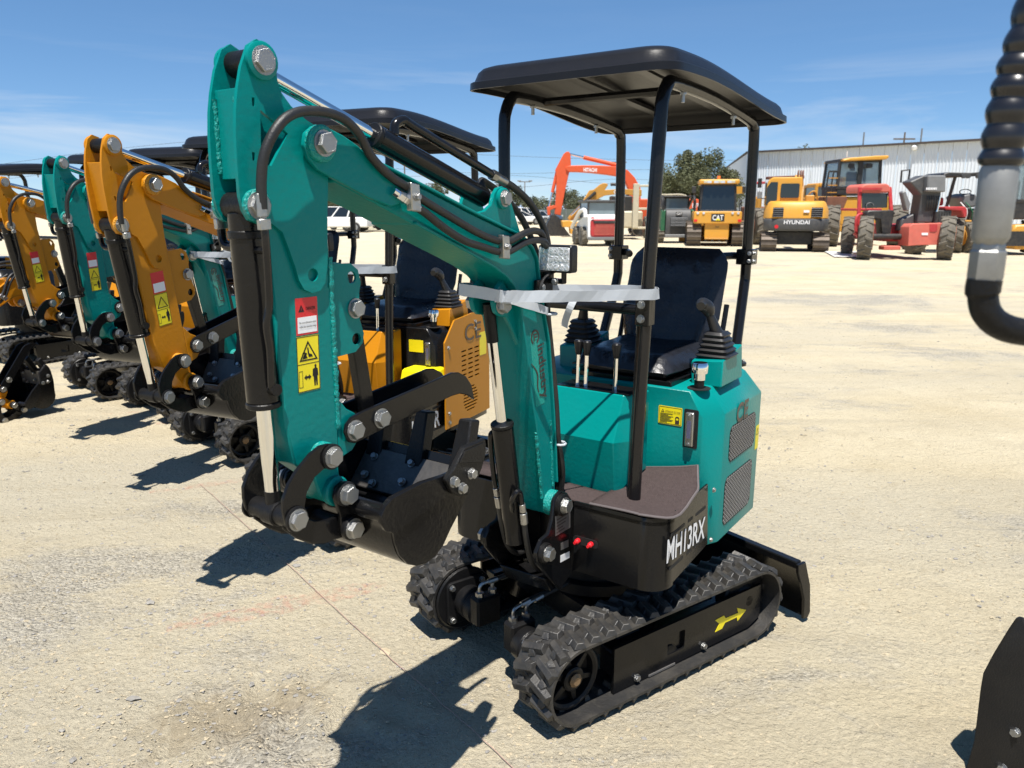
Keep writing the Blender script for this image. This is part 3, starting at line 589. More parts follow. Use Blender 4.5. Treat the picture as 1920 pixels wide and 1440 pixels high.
    lev = [(0, 0), (.001, .022), (.006, .025), (.012, .027), (.022, .054), (.034, .066), (.055, .073), (.12, .080), (.22, .083)]
    rings = []
    def perim(ins):
        out = []
        x0, x1 = -.780 + ins, .318 - ins; r = max(.02, .085 - ins * .3); n = 7
        def hw(x): return (.372 + .030 * (.32 - x) / 1.1) - ins
        pts = []
        for i in range(21): x = x1 - r - (x1 - x0 - 2 * r) * i / 20; pts.append((x, hw(x)))
        cxp = x0 + r
        for i in range(1, n): a = R(90 + 90 * i / n); pts.append((cxp + r * math.cos(a), hw(cxp) - r + r * math.sin(a)))
        h = hw(x0) - r
        for i in range(13): pts.append((x0, h - 2 * h * i / 12))
        for i in range(1, n): a = R(180 + 90 * i / n); pts.append((cxp + r * math.cos(a), -hw(cxp) + r + r * math.sin(a)))
        for i in range(21): x = x0 + r + (x1 - x0 - 2 * r) * i / 20; pts.append((x, -hw(x)))
        cxp = x1 - r
        for i in range(1, n): a = R(270 + 90 * i / n); pts.append((cxp + r * math.cos(a), -hw(cxp) + r + r * math.sin(a)))
        h = hw(x1) - r
        for i in range(13): pts.append((x1, -h + 2 * h * i / 12))
        for i in range(1, n): a = R(90 * i / n); pts.append((cxp + r * math.cos(a), hw(cxp) - r + r * math.sin(a)))
        return pts
    for ins, up in lev: rings.append([(x, y, zb(x) + up) for x, y in perim(ins)])
    n = len(rings[0]); cen = [(x * .5 - .11, y * .3, zb(x * .5 - .11) + .086) for x, y, z in rings[-1]]
    rings.append(cen); rings.append([(-.20, 0, zb(-.2) + .088)] * n)
    cv = MB(); cv.loft(rings, cap=False); inn = []
    for k, (ins, up) in enumerate(lev): inn.append([(x, y, zb(x) + up - (.004 if k else 0)) for x, y in perim(ins + .006)])
    inn.append([(x, y, z - .005) for x, y, z in cen]); inn.append([(-.20, 0, zb(-.2) + .083)] * n)
    cv.loft(inn, cap=False); cv.loft([rings[0], inn[0]], cap=False)
    ca = cv.build('canopy_roof', PLAST, E_, smooth=50)
    for yy in (-.13, .13): MB().prism([(.22, zb(.22) + .066), (-.70, zb(-.7) + .058), (-.70, zb(-.7) + .072), (.22, zb(.22) + .074)], yy - .02, yy + .02).build('roof_rib', PLAST, ca)
    MB().tube([(-.02, -.28, 1.972), (-.02, .30, 1.972)], .014, 8).build('roof_crossbar', TUBE, E_)
    if not detail and False: return E_
    # ---- swing bracket
    for sy in (1, -1):
        br = MB().prism([(.470, .700), (.430, .722), (.385, .700), (.345, .655), (.336, .405), (.425, .372), (.50, .45), (.565, .525), (.572, .56), (.540, .595), (.500, .60), (.480, .64)], .092 * sy, .106 * sy).build('swing_bracket', BLK, E_, .004)
        XF.append(Matrix.Identity(4))
        bolt(br, (.432, .122 * sy, .676), (0, sy, 0), .0255, .022); bolt(br, (.530, .122 * sy, .548), (0, sy, 0), .024, .022)
        XF.pop()
        MB().lathe([(.036, 0), (.036, .014), (.032, .016), (0, .016)], (.432, .106 * sy, .676), (0, sy, 0), 24).build('pin_boss', BLKR, br)
        MB().lathe([(.032, 0), (.032, .014), (.028, .016), (0, .016)], (.530, .106 * sy, .548), (0, sy, 0), 24).build('pin_boss', BLKR, br)
        if sy > 0 and detail:
            MB().prism([(.462, .645), (.370, .638), (.368, .574), (.460, .577)], .1062, .1072).build('rating_plate', GRY, br)
            for k in range(5): MB().box(.455 - (.07, .06, .055, .04, .05)[k], .455, .1073, .1077, .628 - k * .011, .632 - k * .011).build('print_line', KTXT, br, smooth=0)
            MB().prism([(.426, .540), (.378, .535), (.377, .509), (.425, .515)], .1062, .1070).build('label_sticker', GRY, br); MB().prism([(.427, .497), (.370, .490), (.369, .467), (.427, .472)], .1062, .1070).build('label_sticker', WTXT, br)
    MB().hexa([(.34, -.09, .375), (.46, -.09, .375), (.46, .09, .375), (.34, .09, .375)], [(.34, -.09, .40), (.50, -.09, .44), (.50, .09, .44), (.34, .09, .40)]).build('bracket_floor', BLK, E_, .004)
    MB().cyl((.30, 0, .38), (.30, 0, .64), .05, 20).build('swing_post', BLKR, E_)
    # ---- boom
    XF.append(BM)
    low = [(1.285, 1.655), (1.211, 1.628), (1.048, 1.566), (.80, 1.472), (.735, 1.446), (.676, 1.416), (.642, 1.390), (.614, 1.350), (.602, 1.290), (.580, 1.207), (.552, 1.057), (.505, .874), (.466, .690), (.452, .640)]
    up = [(.415, .640), (.398, .68), (.400, .733), (.412, .858), (.424, .972), (.458, 1.205), (.500, 1.34), (.517, 1.41), (.526, 1.457), (.550, 1.488), (.588, 1.514), (.632, 1.531), (.836, 1.592), (1.0, 1.645), (1.153, 1.692), (1.19, 1.703), (1.228, 1.730), (1.27, 1.742), (1.285, 1.72)]
    bo = MB().prism(low + up, -.066, .066).build('boom', C1, E_, .004)
    tp = [(p[0], p[1]) for p in up[2:-4]]
    def band(pts, off, th):
        out = []; n = len(pts)
        for i, p in enumerate(pts):
            d = (Vector(pts[min(i + 1, n - 1)]) - Vector(pts[max(i - 1, 0)])).normalized(); nn = Vector((-d.y, d.x)); out.append((p[0] + nn.x * off, p[1] + nn.y * off))
        return out
    MB().prism(band(tp, .001, 0) + list(reversed(band(tp, .008, 0))), -.074, .074).build('boom_top_plate', C1, bo, .002)
    MB().prism(band(low[2:-2], .001, 0) + list(reversed(band(low[2:-2], -.007, 0)))[::1], -.0735, .0735).build('boom_bottom_plate', C1, bo, .002)
    fk = [(1.316, 1.667), (1.20, 1.624), (1.135, 1.606), (1.105, 1.612), (1.095, 1.632), (1.105, 1.655), (1.13, 1.672), (1.16, 1.69), (1.19, 1.703), (1.228, 1.73), (1.27, 1.748), (1.31, 1.760), (1.345, 1.760), (1.366, 1.745), (1.372, 1.722), (1.362, 1.697), (1.34, 1.677)]
    for sy in (1, -1):
        f_ = MB().prism(fk, .068 * sy, .080 * sy).build('boom_fork_plate', C1, bo, .002)
        b_ = MB(); boss(b_, 1.334, 1.727, .080 * sy, sy, .036, .014); b_.build('pin_boss', CW, f_); bolt(f_, (1.334, .094 * sy, 1.727), (0, sy, 0), .0245, .02)
        cbk = MB().prism([(.812, 1.588), (.757, 1.596), (.728, 1.612), (.716, 1.640), (.700, 1.655), (.676, 1.660), (.655, 1.652), (.640, 1.628), (.590, 1.535), (.63, 1.525)], .045 * sy, .057 * sy).build('cylinder_bracket', C1, bo, .002)
        b_ = MB(); boss(b_, .679, 1.628, .057 * sy, sy, .028, .010); b_.build('pin_boss', C1, cbk); bolt(cbk, (.679, .067 * sy, 1.628), (0, sy, 0), .0215, .014)
        lg = MB().prism([(.66, 1.405), (.690, 1.385), (.704, 1.345), (.694, 1.318), (.672, 1.304), (.645, 1.300), (.615, 1.262), (.572, 1.195), (.57, 1.25), (.60, 1.34)], .030 * sy, .046 * sy).build('rod_lug', C1, bo, .003)
        bolt(lg, (.668, .047 * sy, 1.338), (0, sy, 0), .026, .024)
        b_ = MB(); boss(b_, .432, .676, .066 * sy, sy, .042, .024); b_.build('foot_boss', CW, bo)
    # weld beads along the leg
    rnd = random.Random(2)
    def bead(pts, r, y, par, m, n=5):
        P = []
        L_ = [Vector((p[0], y, p[1])) for p in pts]
        for a, b_ in zip(L_, L_[1:]):
            k = max(2, int((b_ - a).length / .006))
            for i in range(k): P.append(a.lerp(b_, i / k) + Vector((rnd.uniform(-.001, .001), rnd.uniform(-.001, .001), 0)))
        vals = [rnd.uniform(.7, 1.25) for _ in P]
        MB().tube(P, r, n, rf=lambda t: vals[min(len(vals) - 1, int(t * len(vals)))]).build('weld_bead', m, par, smooth=60)
    if detail: bead([(.520, .93), (.482, .70)], .005, .068, bo, CW); bead([(.435, .95), (.418, .72)], .004, .068, bo, CW)
    # brand lettering down the leg
    if brand:
        MB().prism([(.556, 1.245), (.508, 1.245), (.470, 1.015), (.518, 1.010)], .0662, .0667).build('brand_sticker', mat('clear_teal', (.010, .30, .245), .2, var=.04), bo)
        text(bo, 'industry', KTXT, (.5145, .0672, 1.203), (-.165, 0, -.985), (-.985, 0, .165), .054, 'brand_lettering', .176, .016)
        cx, cz = .5275, 1.228
        MB().prism([(cx + .0225 * math.cos(R(a)), cz + .0225 * math.sin(R(a))) for a in range(-60, 241, 15)] + [(cx + .0165 * math.cos(R(a)), cz + .0165 * math.sin(R(a))) for a in range(240, -61, -15)], .0672, .0678).build('brand_emblem', KTXT, bo, smooth=0)
        for q in ((.011, .004, -.003, .001), (.011, .004, .006, .010), (.010, .006, -.010, .010)): MB().prism([(cx - q[0], cz + q[2]), (cx + q[1], cz + q[2]), (cx + q[1], cz + q[3]), (cx - q[0], cz + q[3])], .0679, .0683).build('brand_emblem', KTXT, bo, smooth=0) if q[2] != -.010 else MB().prism([(cx + .004, cz - .012), (cx + .009, cz - .012), (cx + .009, cz + .010), (cx + .004, cz + .010)], .0684, .0687).build('brand_emblem', KTXT, bo, smooth=0)
        sw = [(.546 - .055 * t - .012 * math.sin(t * 5), 1.15 - .095 * t) for t in [i / 12 for i in range(13)]]
        MB().prism([(p[0] + .003, p[1]) for p in sw] + [(p[0] - .001 - .003 * math.sin(3.14 * i / 12), p[1]) for i, p in reversed(list(enumerate(sw)))], .0672, .0678).build('brand_swoosh', KTXT, bo, smooth=0)
    # hoses and clamps on the boom side
    hs = [[(1.486, .087, 1.60), (1.486, .090, 1.65), (1.479, .096, 1.700), (1.452, .104, 1.748), (1.414, .104, 1.774), (1.366, .102, 1.784), (1.312, .100, 1.783), (1.272, .098, 1.772), (1.235, .094, 1.748), (1.200, .090, 1.708), (1.146, .088, 1.672), (1.089, .086, 1.648), (1.047, .085, 1.626), (.936, .085, 1.582), (.824, .085, 1.540), (.738, .086, 1.517), (.690, .088, 1.515), (.620, .090, 1.534), (.565, .090, 1.540), (.520, .086, 1.525), (.47, .06, 1.47), (.44, .03, 1.40)],
          [(1.060, .085, 1.606), (1.02, .085, 1.588), (.960, .085, 1.556), (.880, .085, 1.522), (.800, .085, 1.503), (.738, .086, 1.489), (.690, .088, 1.488), (.620, .090, 1.508), (.556, .091, 1.514), (.500, .086, 1.500), (.45, .06, 1.44), (.425, .03, 1.37)]]
    for h in hs: MB().tube(h, .0098, 12, 5).build('hydraulic_hose', HOSE, bo)
    MB().tube([(1.486, -.047, 1.60), (1.486, -.050, 1.66), (1.470, -.056, 1.735), (1.40, -.075, 1.777), (1.32, -.095, 1.78), (1.22, -.094, 1.73), (1.10, -.088, 1.65), (.8, -.085, 1.52), (.62, -.088, 1.51), (.5, -.08, 1.47)], .0098, 12, 5).build('hydraulic_hose', HOSE, bo)
    for (x, z) in ((1.076, 1.627), (.722, 1.502)):
        cl = MB().hexa([(x - .016, .086, z - .034), (x + .016, .086, z - .030), (x + .016, .104, z - .030), (x - .016, .104, z - .034)], [(x - .012, .086, z + .028), (x + .018, .086, z + .032), (x + .018, .104, z + .032), (x - .012, .104, z + .028)]).build('hose_clamp', ZINC, bo, .002)
        bolt(cl, (x, .104, z), (0, 1, 0), .009, .012, True)
    ft = MB(); a = Vector((1.135, .085, 1.640)); d = Vector((-.9, 0, -.40)).normalized()
    ft.cyl(a, a + d * .018, .010, 10); ft.cyl(a + d * .018, a + d * .036, .0125, 6); ft.cyl(a + d * .037, a + d * .052, .0125, 6); ft.cyl(a + d * .052, a + d * .09, .0115, 12); ft.build('hose_fitting', CHROME, bo)
    # pipes of the arm cylinder
    pi_ = [(1.045, .012, 1.770), (1.040, .012, 1.792), (1.015, .014, 1.803), (.985, .016, 1.792), (.83, .018, 1.742), (.672, .018, 1.692)]
    MB().tube(pi_, .0115, 12, 5).build('cylinder_pipe', TUBE, bo)
    fx = MB(); fx.cyl((.676, .018, 1.693), (.655, .018, 1.687), .015, 6); fx.cyl((.655, .018, 1.687), (.610, .018, 1.674), .0125, 14); fx.build('hose_fitting', ZINC, bo)
    MB().tube([(.612, .018, 1.675), (.56, .020, 1.655), (.49, .024, 1.615), (.435, .03, 1.555), (.410, .035, 1.49), (.41, .035, 1.40)], .0105, 12, 5).build('hydraulic_hose', HOSE, bo)
    MB().tube([(.70, .006, 1.655), (.690, -.005, 1.675), (.66, -.01, 1.67), (.60, -.01, 1.645), (.50, -.01, 1.585), (.44, 0, 1.50), (.40, .01, 1.40)], .010, 10, 5).build('hydraulic_hose', HOSE, bo)
    # hose bundle down the back of the leg
    for k, (dx, y) in enumerate(((0, .052), (.004, .030), (.002, .008))):
        MB().tube([(.44 - dx, y, 1.42), (.455 - dx, y + .012, 1.30), (.430 - dx, y + .014, 1.15), (.405 - dx, y + .016, 1.0), (.392 - dx, y + .018, .88), (.375 - dx - .008 * k, y + .022, .80), (.355 - dx, y + .014 + .01 * k, .73), (.345, y, .66), (.31, y - .01, .60)], .0095, 10, 5).build('hydraulic_hose', HOSE, bo)
    for z, x in ((1.29, .452), (.862, .386)): MB().tube([(x - .020, .0, z), (x - .020, .078, z), (x + .014, .084, z), (x + .016, .0, z)], .0042, 6, 3, True).build('cable_tie', WHT, bo)
    # work lamp
    lm = empty('work_lamp', (0, 0, 0)); lm.parent = E_
    lm2 = MB(); lm2.prism(rrect(.052, .168, 1.418, 1.498, .008, 3), .455, .492, 'x'); lamp = lm2.build('lamp_housing', PLAST, E_, .004); bpy.data.objects.remove(lm)
    MB().prism(rrect(.058, .162, 1.424, 1.492, .006, 3), .4922, .496, 'x').build('lamp_lens', LENS, lamp, .001)
    if detail:
        for i in range(6):
            for j in range(3): MB().lathe([(.0085, .0), (.0075, .0012), (.003, .0004), (0, .0015)], (.496, .0675 + i * .0170, 1.436 + j * .022), (1, 0, 0), 10).build('lamp_cell', LENS, lamp)
    lb = MB(); lb.box(.462, .485, .085, .135, 1.385, 1.400); lb.box(.462, .485, .128, .136, 1.385, 1.43); lb.box(.462, .485, .084, .092, 1.385, 1.43); lb.box(.458, .540, .069, .086, 1.355, 1.398); lb.build('lamp_bracket', BLK, E_, .003)
    bolt(lamp, (.52, .086, 1.376), (0, 1, 0), .011, .01, True); bolt(lamp, (.486, .11, 1.392), (1, 0, 0), .010, .012, True)
    MB().tube([(.47, .10, 1.42), (.50, .085, 1.405), (.535, .09, 1.38), (.53, .082, 1.34)], .004, 6, 5).build('lamp_cable', HOSE, lamp)
    XF.pop()
    # ---- arm (dipper)
    AMS = AM @ Matrix.Translation((0, .0203, 0)) @ Matrix.Diagonal((1, .68, 1, 1))
    XF.append(AMS)
    ap = [(1.454, 1.903), (1.474, 1.890), (1.492, 1.851), (1.503, 1.812), (1.510, 1.776), (1.514, 1.735), (1.516, 1.678), (1.516, 1.625), (1.511, 1.598), (1.500, 1.580), (1.475, 1.571), (1.448, 1.573), (1.424, 1.556), (1.410, 1.520), (1.397, 1.484), (1.391, 1.460), (1.379, 1.440), (1.358, 1.431), (1.336, 1.435), (1.322, 1.450), (1.314, 1.486), (1.307, 1.591), (1.299, 1.669), (1.296, 1.72), (1.308, 1.755), (1.35, 1.772), (1.385, 1.794), (1.405, 1.815), (1.413, 1.835), (1.416, 1.869), (1.430, 1.893)]
    ahole = [(1.457, 1.780), (1.396, 1.742), (1.440, 1.680), (1.463, 1.684)]
    arm = MB().prism([(1.298, 1.52), (1.300, 1.10), (1.303, 1.03), (1.297, .985), (1.315, .962), (1.345, .965), (1.362, .99), (1.378, 1.035), (1.424, 1.075), (1.440, 1.165), (1.446, 1.30), (1.449, 1.433), (1.455, 1.56), (1.43, 1.60), (1.38, 1.66), (1.31, 1.70)], -.050, .050).build('arm', C1, E_, .004)
    for sy in (1, -1):
        pl_ = MB().prism(ap, .0515 * sy, .0635 * sy, holes=[ahole, rrect(1.468, 1.474, 1.785, 1.800, .001, 2), rrect(1.476, 1.482, 1.688, 1.703, .001, 2), circ(1.354, 1.468, .0135, 14)]).build('arm_side_plate', C1, arm, smooth=30)
        for (bx, bz, rb) in ((1.449, 1.866, .034), (1.482, 1.606, .031)):
            b_ = MB(); boss(b_, bx, bz, .0635 * sy, sy, rb, .014); b_.build('pin_boss', CW if rb < .033 else C1, pl_); bolt(pl_, (bx, .0775 * sy, bz), (0, sy, 0), .0245, .016)
        b_ = MB(); boss(b_, 1.322, .988, .050 * sy, sy, .034, .022); b_.build('pin_boss', C1, arm)
        b_ = MB(); boss(b_, 1.354, 1.080, .050 * sy, sy, .030, .038); b_.build('pin_boss', CW, arm)
        if detail: bead([(1.2985, 1.50), (1.300, 1.12)], .0068, .050 * sy, arm, CW, 6)
    MB().cyl((1.449, -.050, 1.866), (1.449, .050, 1.866), .024, 20).build('rod_eye', BLKR, arm)
    MB().cyl((1.482, -.046, 1.606), (1.482, .046, 1.606), .026, 20).build('cylinder_eye', BLKR, arm)
    MB().box(1.485, 1.497, -.051, .051, 1.655, 1.815).build('head_web', C1, arm, .001)
    if detail:
        for y in (-.0515, .0515): bead([(1.500, 1.665), (1.500, 1.805)], .0055, y * .90, arm, CW, 6)
    # thumb bracket, strut, thumb
    tb = [(1.300, 1.486), (1.229, 1.484), (1.208, 1.468), (1.201, 1.440), (1.207, 1.418), (1.210, 1.361), (1.198, 1.325), (1.203, 1.303), (1.226, 1.286), (1.300, 1.282)]
    for sy in (1, -1): MB().prism(tb, .022 * sy, .032 * sy, holes=[circ(1.2275, 1.453, .0135, 14), circ(1.221, 1.315, .0135, 14)]).build('thumb_bracket', C1, arm, smooth=30)
    bolt(arm, (1.221, .033, 1.384), (0, 1, 0), .0215, .024)
    for sy in (1, -1): MB().prism([(1.300, 1.20), (1.272, 1.165), (1.245, 1.148), (1.236, 1.115), (1.243, 1.082), (1.26, 1.065), (1.300, 1.055)], .036 * sy, .049 * sy).build('thumb_lug', C1, arm, .002)
    MB().hexa([(1.238, -.018, 1.385), (1.238, .018, 1.385), (1.200, .018, 1.390), (1.200, -.018, 1.390)], [(1.198, -.018, 1.115), (1.198, .018, 1.115), (1.158, .018, 1.120), (1.158, -.018, 1.120)]).build('thumb_strut', BLK, arm, .003)
    th = [(1.292, 1.116), (1.286, 1.134), (1.270, 1.146), (1.233, 1.153), (1.05, 1.172), (.915, 1.187), (.888, 1.183), (.857, 1.167), (.834, 1.140), (.821, 1.095), (.852, 1.115), (.885, 1.125), (.917, 1.125), (1.079, 1.107), (1.262, 1.084), (1.282, 1.092)]
    for sy in (1, -1):
        tp_ = MB().prism(th, .056 * sy, .068 * sy).build('thumb_plate', BLK, E_, .002)
        for (bx, bz) in ((1.262, 1.115), (1.178, 1.124)): bolt(tp_, (bx, .0685 * sy, bz), (0, sy, 0), .0225, .024)
    MB().prism([(1.16, 1.128), (.93, 1.150), (.93, 1.142), (1.16, 1.120)], -.056, .056).build('thumb_web', BLK, E_)
    # tipping links
    lk = [(1.362, 1.112), (1.345, 1.108), (1.331, 1.094), (1.328, 1.076), (1.337, 1.060), (1.352, 1.053), (1.374, 1.060), (1.402, 1.048), (1.424, 1.022), (1.432, .994), (1.430, .972), (1.438, .953), (1.456, .946), (1.474, .954), (1.484, .973), (1.488, 1.0), (1.487, 1.025), (1.471, 1.054), (1.448, 1.077), (1.410, 1.103), (1.384, 1.113)]
    for sy in (1, -1):
        l_ = MB().prism(lk, .0885 * sy, .1015 * sy).build('tipping_link', BLK, E_, .002)
        for (bx, bz) in ((1.354, 1.082), (1.458, .974)):
            b_ = MB(); boss(b_, bx, bz, .1015 * sy, sy, .028, .010); b_.build('pin_boss', BLKR, l_); bolt(l_, (bx, .1115 * sy, bz), (0, sy, 0), .0225, .018)
        hk = MB().prism([(1.312, .932), (1.290, .922), (1.283, .902), (1.290, .882), (1.309, .873), (1.342, .880), (1.371, .880), (1.409, .895), (1.444, .920), (1.478, .955), (1.468, .990), (1.448, .992), (1.425, .965), (1.395, .945), (1.36, .935)], .0635 * sy, .0755 * sy).build('tipping_arm', BLK, E_, .003)
    MB().cyl((1.458, -.088, .974), (1.458, .088, .974), .0225, 22).build('link_tube', BLKR, E_)
    MB().cyl((1.458, -.030, .974), (1.458, .030, .974), .0275, 22).build('rod_end', BLKR, E_, .003)
    MB().cyl((1.310, -.095, .903), (1.310, .095, .903), .020, 20).build('bucket_pin_tube', BLKR, E_)
    # bucket
    XF.pop(); XF.append(AM)
    bs = [(1.277, .986), (1.300, .974), (1.313, .956), (1.312, .938), (1.298, .915), (1.272, .902), (1.268, .876), (1.255, .840), (1.231, .810), (1.201, .792), (1.169, .785), (1.135, .790), (1.105, .807), (1.075, .840), (1.045, .868), (1.020, .892), (.990, .930), (.975, .975), (1.00, .988), (1.10, .986), (1.18, .992)]
    bk_ = MB()
    shp = [(1.296, .955), (1.285, .925), (1.272, .902), (1.268, .876), (1.255, .840), (1.231, .810), (1.201, .792), (1.169, .785), (1.135, .790), (1.105, .807), (1.075, .840), (1.045, .868), (1.012, .905), (.985, .945), (.970, .985)]
    sp2 = [tuple(v)[:2] for v in cat([(p[0], p[1], 0) for p in shp], 3)]
    inn_ = band(sp2, -.008, 0)
    bk_.prism(sp2 + list(reversed(inn_)), -.176, .176); bu = bk_.build('bucket', BLK, E_, .001)
    for sy in (1, -1):
        sd = MB().prism([(p[0], p[1]) for p in bs], .1765 * sy, .186 * sy).build('bucket_side', BLK, bu, .002)
        MB().prism([(1.277, .9865), (1.302, .975), (1.315, .957), (1.314, .937), (1.300, .914), (1.272, .901), (1.24, .908), (1.10, .930), (1.02, .943), (.972, .975), (1.00, .989), (1.10, .987), (1.18, .993)], .1862 * sy, .192 * sy).build('side_rim', BLK, sd, .002)
        ad = MB().prism([(1.103, .962), (1.114, .980), (1.105, .992), (1.085, 1.003), (1.045, 1.044), (.962, 1.046), (.958, 1.030), (.963, .999), (.976, .972), (1.011, .928), (1.03, .920), (1.062, .925), (1.093, .945)], .1925 * sy, .208 * sy).build('side_cutter', BLKR, bu, .003)
        MB().prism([(1.068, 1.012), (1.048, 1.036), (.970, 1.038), (.972, 1.000), (.985, .990)], .208 * sy, .2105 * sy).build('cutter_pad', BLKR, ad, .001)
        for (bx, bz) in ((1.090, .971), (1.060, .946), (1.022, .972)): bolt(ad, (bx, .2085 * sy, bz), (0, sy, 0), .0135, .014)
        er = MB().prism([(1.322, 1.016), (1.342, 1.008), (1.350, .988), (1.343, .965), (1.336, .940), (1.336, .905), (1.326, .884), (1.306, .876), (1.270, .868), (1.255, .885), (1.262, .93), (1.285, .965), (1.300, 1.005)], .077 * sy, .0875 * sy).build('bucket_ear', BLK, bu, .002)
        for (bx, bz) in ((1.322, .988), (1.310, .903)):
            b_ = MB(); boss(b_, bx, bz, .0875 * sy, sy, .028, .012); b_.build('pin_boss', BLKR, er); bolt(er, (bx, .0995 * sy, bz), (0, sy, 0), .0225, .018)
        MB().cyl((1.290, .0875 * sy, .950), (1.290, .1862 * sy, .950), .0215, 20).build('bucket_tube', BLK, bu)
    MB().hexa([(1.06, -.175, .872), (.985, -.175, .962), (.985, .175, .962), (1.06, .175, .872)], [(1.066, -.175, .880), (.993, -.175, .968), (.993, .175, .968), (1.066, .175, .880)]).build('lip_plate', WORN, bu, .002)
    for yy in (-.145, 0, .145):
        tq = MB().hexa([(1.010, yy - .028, .945), (.968, yy - .028, .945), (.968, yy + .028, .945), (1.010, yy + .028, .945)], [(.965, yy - .020, 1.085), (.925, yy - .020, 1.078), (.925, yy + .020, 1.078), (.965, yy + .020, 1.085)]).build('tooth', BLKR, bu, .004)
    for (yy, u) in ((-.13, .3), (-.13, .75), (-.09, .15), (0, .35), (0, .8), (.12, .4)):
        bolt(bu, (1.225 - .18 * u if False else 1.075 - .085 * u, yy, .882 + .088 * u), (.75, 0, .65), .010, .014, True)
    # stickers on the arm side
    XF.pop(); XF.append(AMS)
    ey = .0502
    if True:
        a_ = MB().prism([(1.397, 1.4225), (1.340, 1.4225), (1.342, 1.346), (1.399, 1.346)], ey, ey + .0008).build('danger_sticker', RED, arm)
        MB().prism([(1.394, 1.383), (1.344, 1.383), (1.3445, 1.350), (1.395, 1.350)], ey + .0009, ey + .0013).build('sticker_field', WTXT, a_)
        if detail:
            MB().prism([(1.3905, 1.394), (1.3755, 1.394), (1.383, 1.409)], ey + .0009, ey + .0013, holes=[[(1.3838, 1.397), (1.3822, 1.397), (1.3822, 1.403), (1.3838, 1.403)]]).build('warning_triangle', DARK, a_, smooth=0)
            text(a_, 'DANGER', DARK, (1.372, ey + .0014, 1.3965), (-1, 0, 0), (0, 0, 1), .0095, 'lettering', .025, .01)
            text(a_, 'No one is allowed to stand', DARK, (1.391, ey + .0018, 1.3695), (-1, 0, 0), (0, 0, 1), .0060, 'lettering', .044, .01); text(a_, 'within the operation range', DARK, (1.391, ey + .0018, 1.3610), (-1, 0, 0), (0, 0, 1), .0060, 'lettering', .044, .01)
        w2 = MB().prism([(1.400, 1.343), (1.341, 1.343), (1.344, 1.226), (1.403, 1.226)], ey, ey + .0008).build('warning_sticker', YST, arm)
        y_ = ey + .0009; y2 = ey + .0013
        MB().prism([(1.4005, 1.3425), (1.3415, 1.3425), (1.3445, 1.2265), (1.4035, 1.2265)], y_, y2 - .0001, holes=[[(1.399, 1.341), (1.343, 1.341), (1.3445, 1.2855), (1.4005, 1.2855)], [(1.4005, 1.2840), (1.3445, 1.2840), (1.346, 1.228), (1.402, 1.228)]]).build('sticker_border', DARK, w2, smooth=0)
        MB().prism([(1.396, 1.291), (1.347, 1.291), (1.371, 1.333)], y_, y2, holes=[[(1.3905, 1.294), (1.3525, 1.294), (1.371, 1.3265)]]).build('warning_triangle', DARK, w2, smooth=0)
        if detail:
            MB().prism([(1.388, 1.2955), (1.382, 1.2955), (1.380, 1.301), (1.377, 1.2965), (1.374, 1.2965), (1.377, 1.303), (1.381, 1.307), (1.386, 1.3045), (1.388, 1.306), (1.385, 1.310), (1.379, 1.309), (1.374, 1.306)], y_, y2).build('falling_figure', DARK, w2, smooth=0)
            MB().prism([(1.371, 1.298), (1.360, 1.298), (1.362, 1.303), (1.369, 1.306), (1.3705, 1.318), (1.374, 1.319), (1.373, 1.308)], y_, y2).build('bucket_symbol', DARK, w2, smooth=0)
        MB().prism([(1.399, 1.271), (1.389, 1.271), (1.390, 1.236), (1.400, 1.236)], y_, y2, holes=[[(1.3980, 1.270), (1.3900, 1.270), (1.391, 1.237), (1.3990, 1.237)]]).build('block_symbol', DARK, w2, smooth=0)
        MB().prism([(1.386, 1.256), (1.380, 1.262), (1.380, 1.2585), (1.373, 1.2585), (1.373, 1.262), (1.367, 1.256), (1.373, 1.250), (1.373, 1.2535), (1.380, 1.2535), (1.380, 1.250)], y_, y2).build('arrow_symbol', DARK, w2, smooth=0)
        pm = [(1.360, 1.235), (1.3565, 1.235), (1.3555, 1.252), (1.3545, 1.235), (1.351, 1.235), (1.3505, 1.256), (1.348, 1.256), (1.349, 1.271), (1.3525, 1.2735), (1.3525, 1.275), (1.3515, 1.2785), (1.354, 1.2815), (1.3575, 1.2785), (1.3565, 1.275), (1.3565, 1.2735), (1.362, 1.271), (1.3635, 1.256), (1.361, 1.256)]
        MB().prism(pm, y_, y2).build('person_symbol', DARK, w2, smooth=0)
    XF.pop()
    # ---- cylinders that join moving groups (end points carried by each group)
    def cylinder(p_rod, p_base, fr_b, fr_r, rb, rr, name):
        d = (p_rod - p_base).normalized(); L_ = (p_rod - p_base).length; a = p_base + d * .02; b_ = p_base + d * (L_ * fr_b)
        cy = MB().cyl(p_base + d * .012, b_, rb, 28).build(name, BLK, E_, .002)
        MB().cyl(b_, b_ + d * .012, rb * 1.06, 28).build('gland', BLKR, cy, .002)
        MB().cyl(b_ + d * .0125, p_rod - d * fr_r, rr, 22).build('piston_rod', CHROME, cy)
        MB().cyl(p_rod - d * fr_r, p_rod, rr * 1.05, 20).build('rod_neck', BLKR, cy)
        MB().lathe([(rb * 1.0, -.001), (rb * 1.0, .001)], p_base + d * L_ * fr_b * .8, d, 28)
        return cy, d
    A3 = lambda M, x, z, y=0: M @ Vector((x, y, z))
    cylinder(A3(AMS, 1.449, 1.866), A3(BM, .679, 1.628), .555, .03, .0275, .0140, 'arm_cylinder')
    pt, pb = A3(AMS, 1.476, 1.606), A3(AMS, 1.458, .974)
    bc, d = cylinder(pb, pt, .615, .05, .0335, .0165, 'bucket_cylinder')
    MB().cyl(pt + d * .046, pt + d * .062, .0365, 28).build('cylinder_cap', BLKR, bc, .002)
    XF.append(AMS)
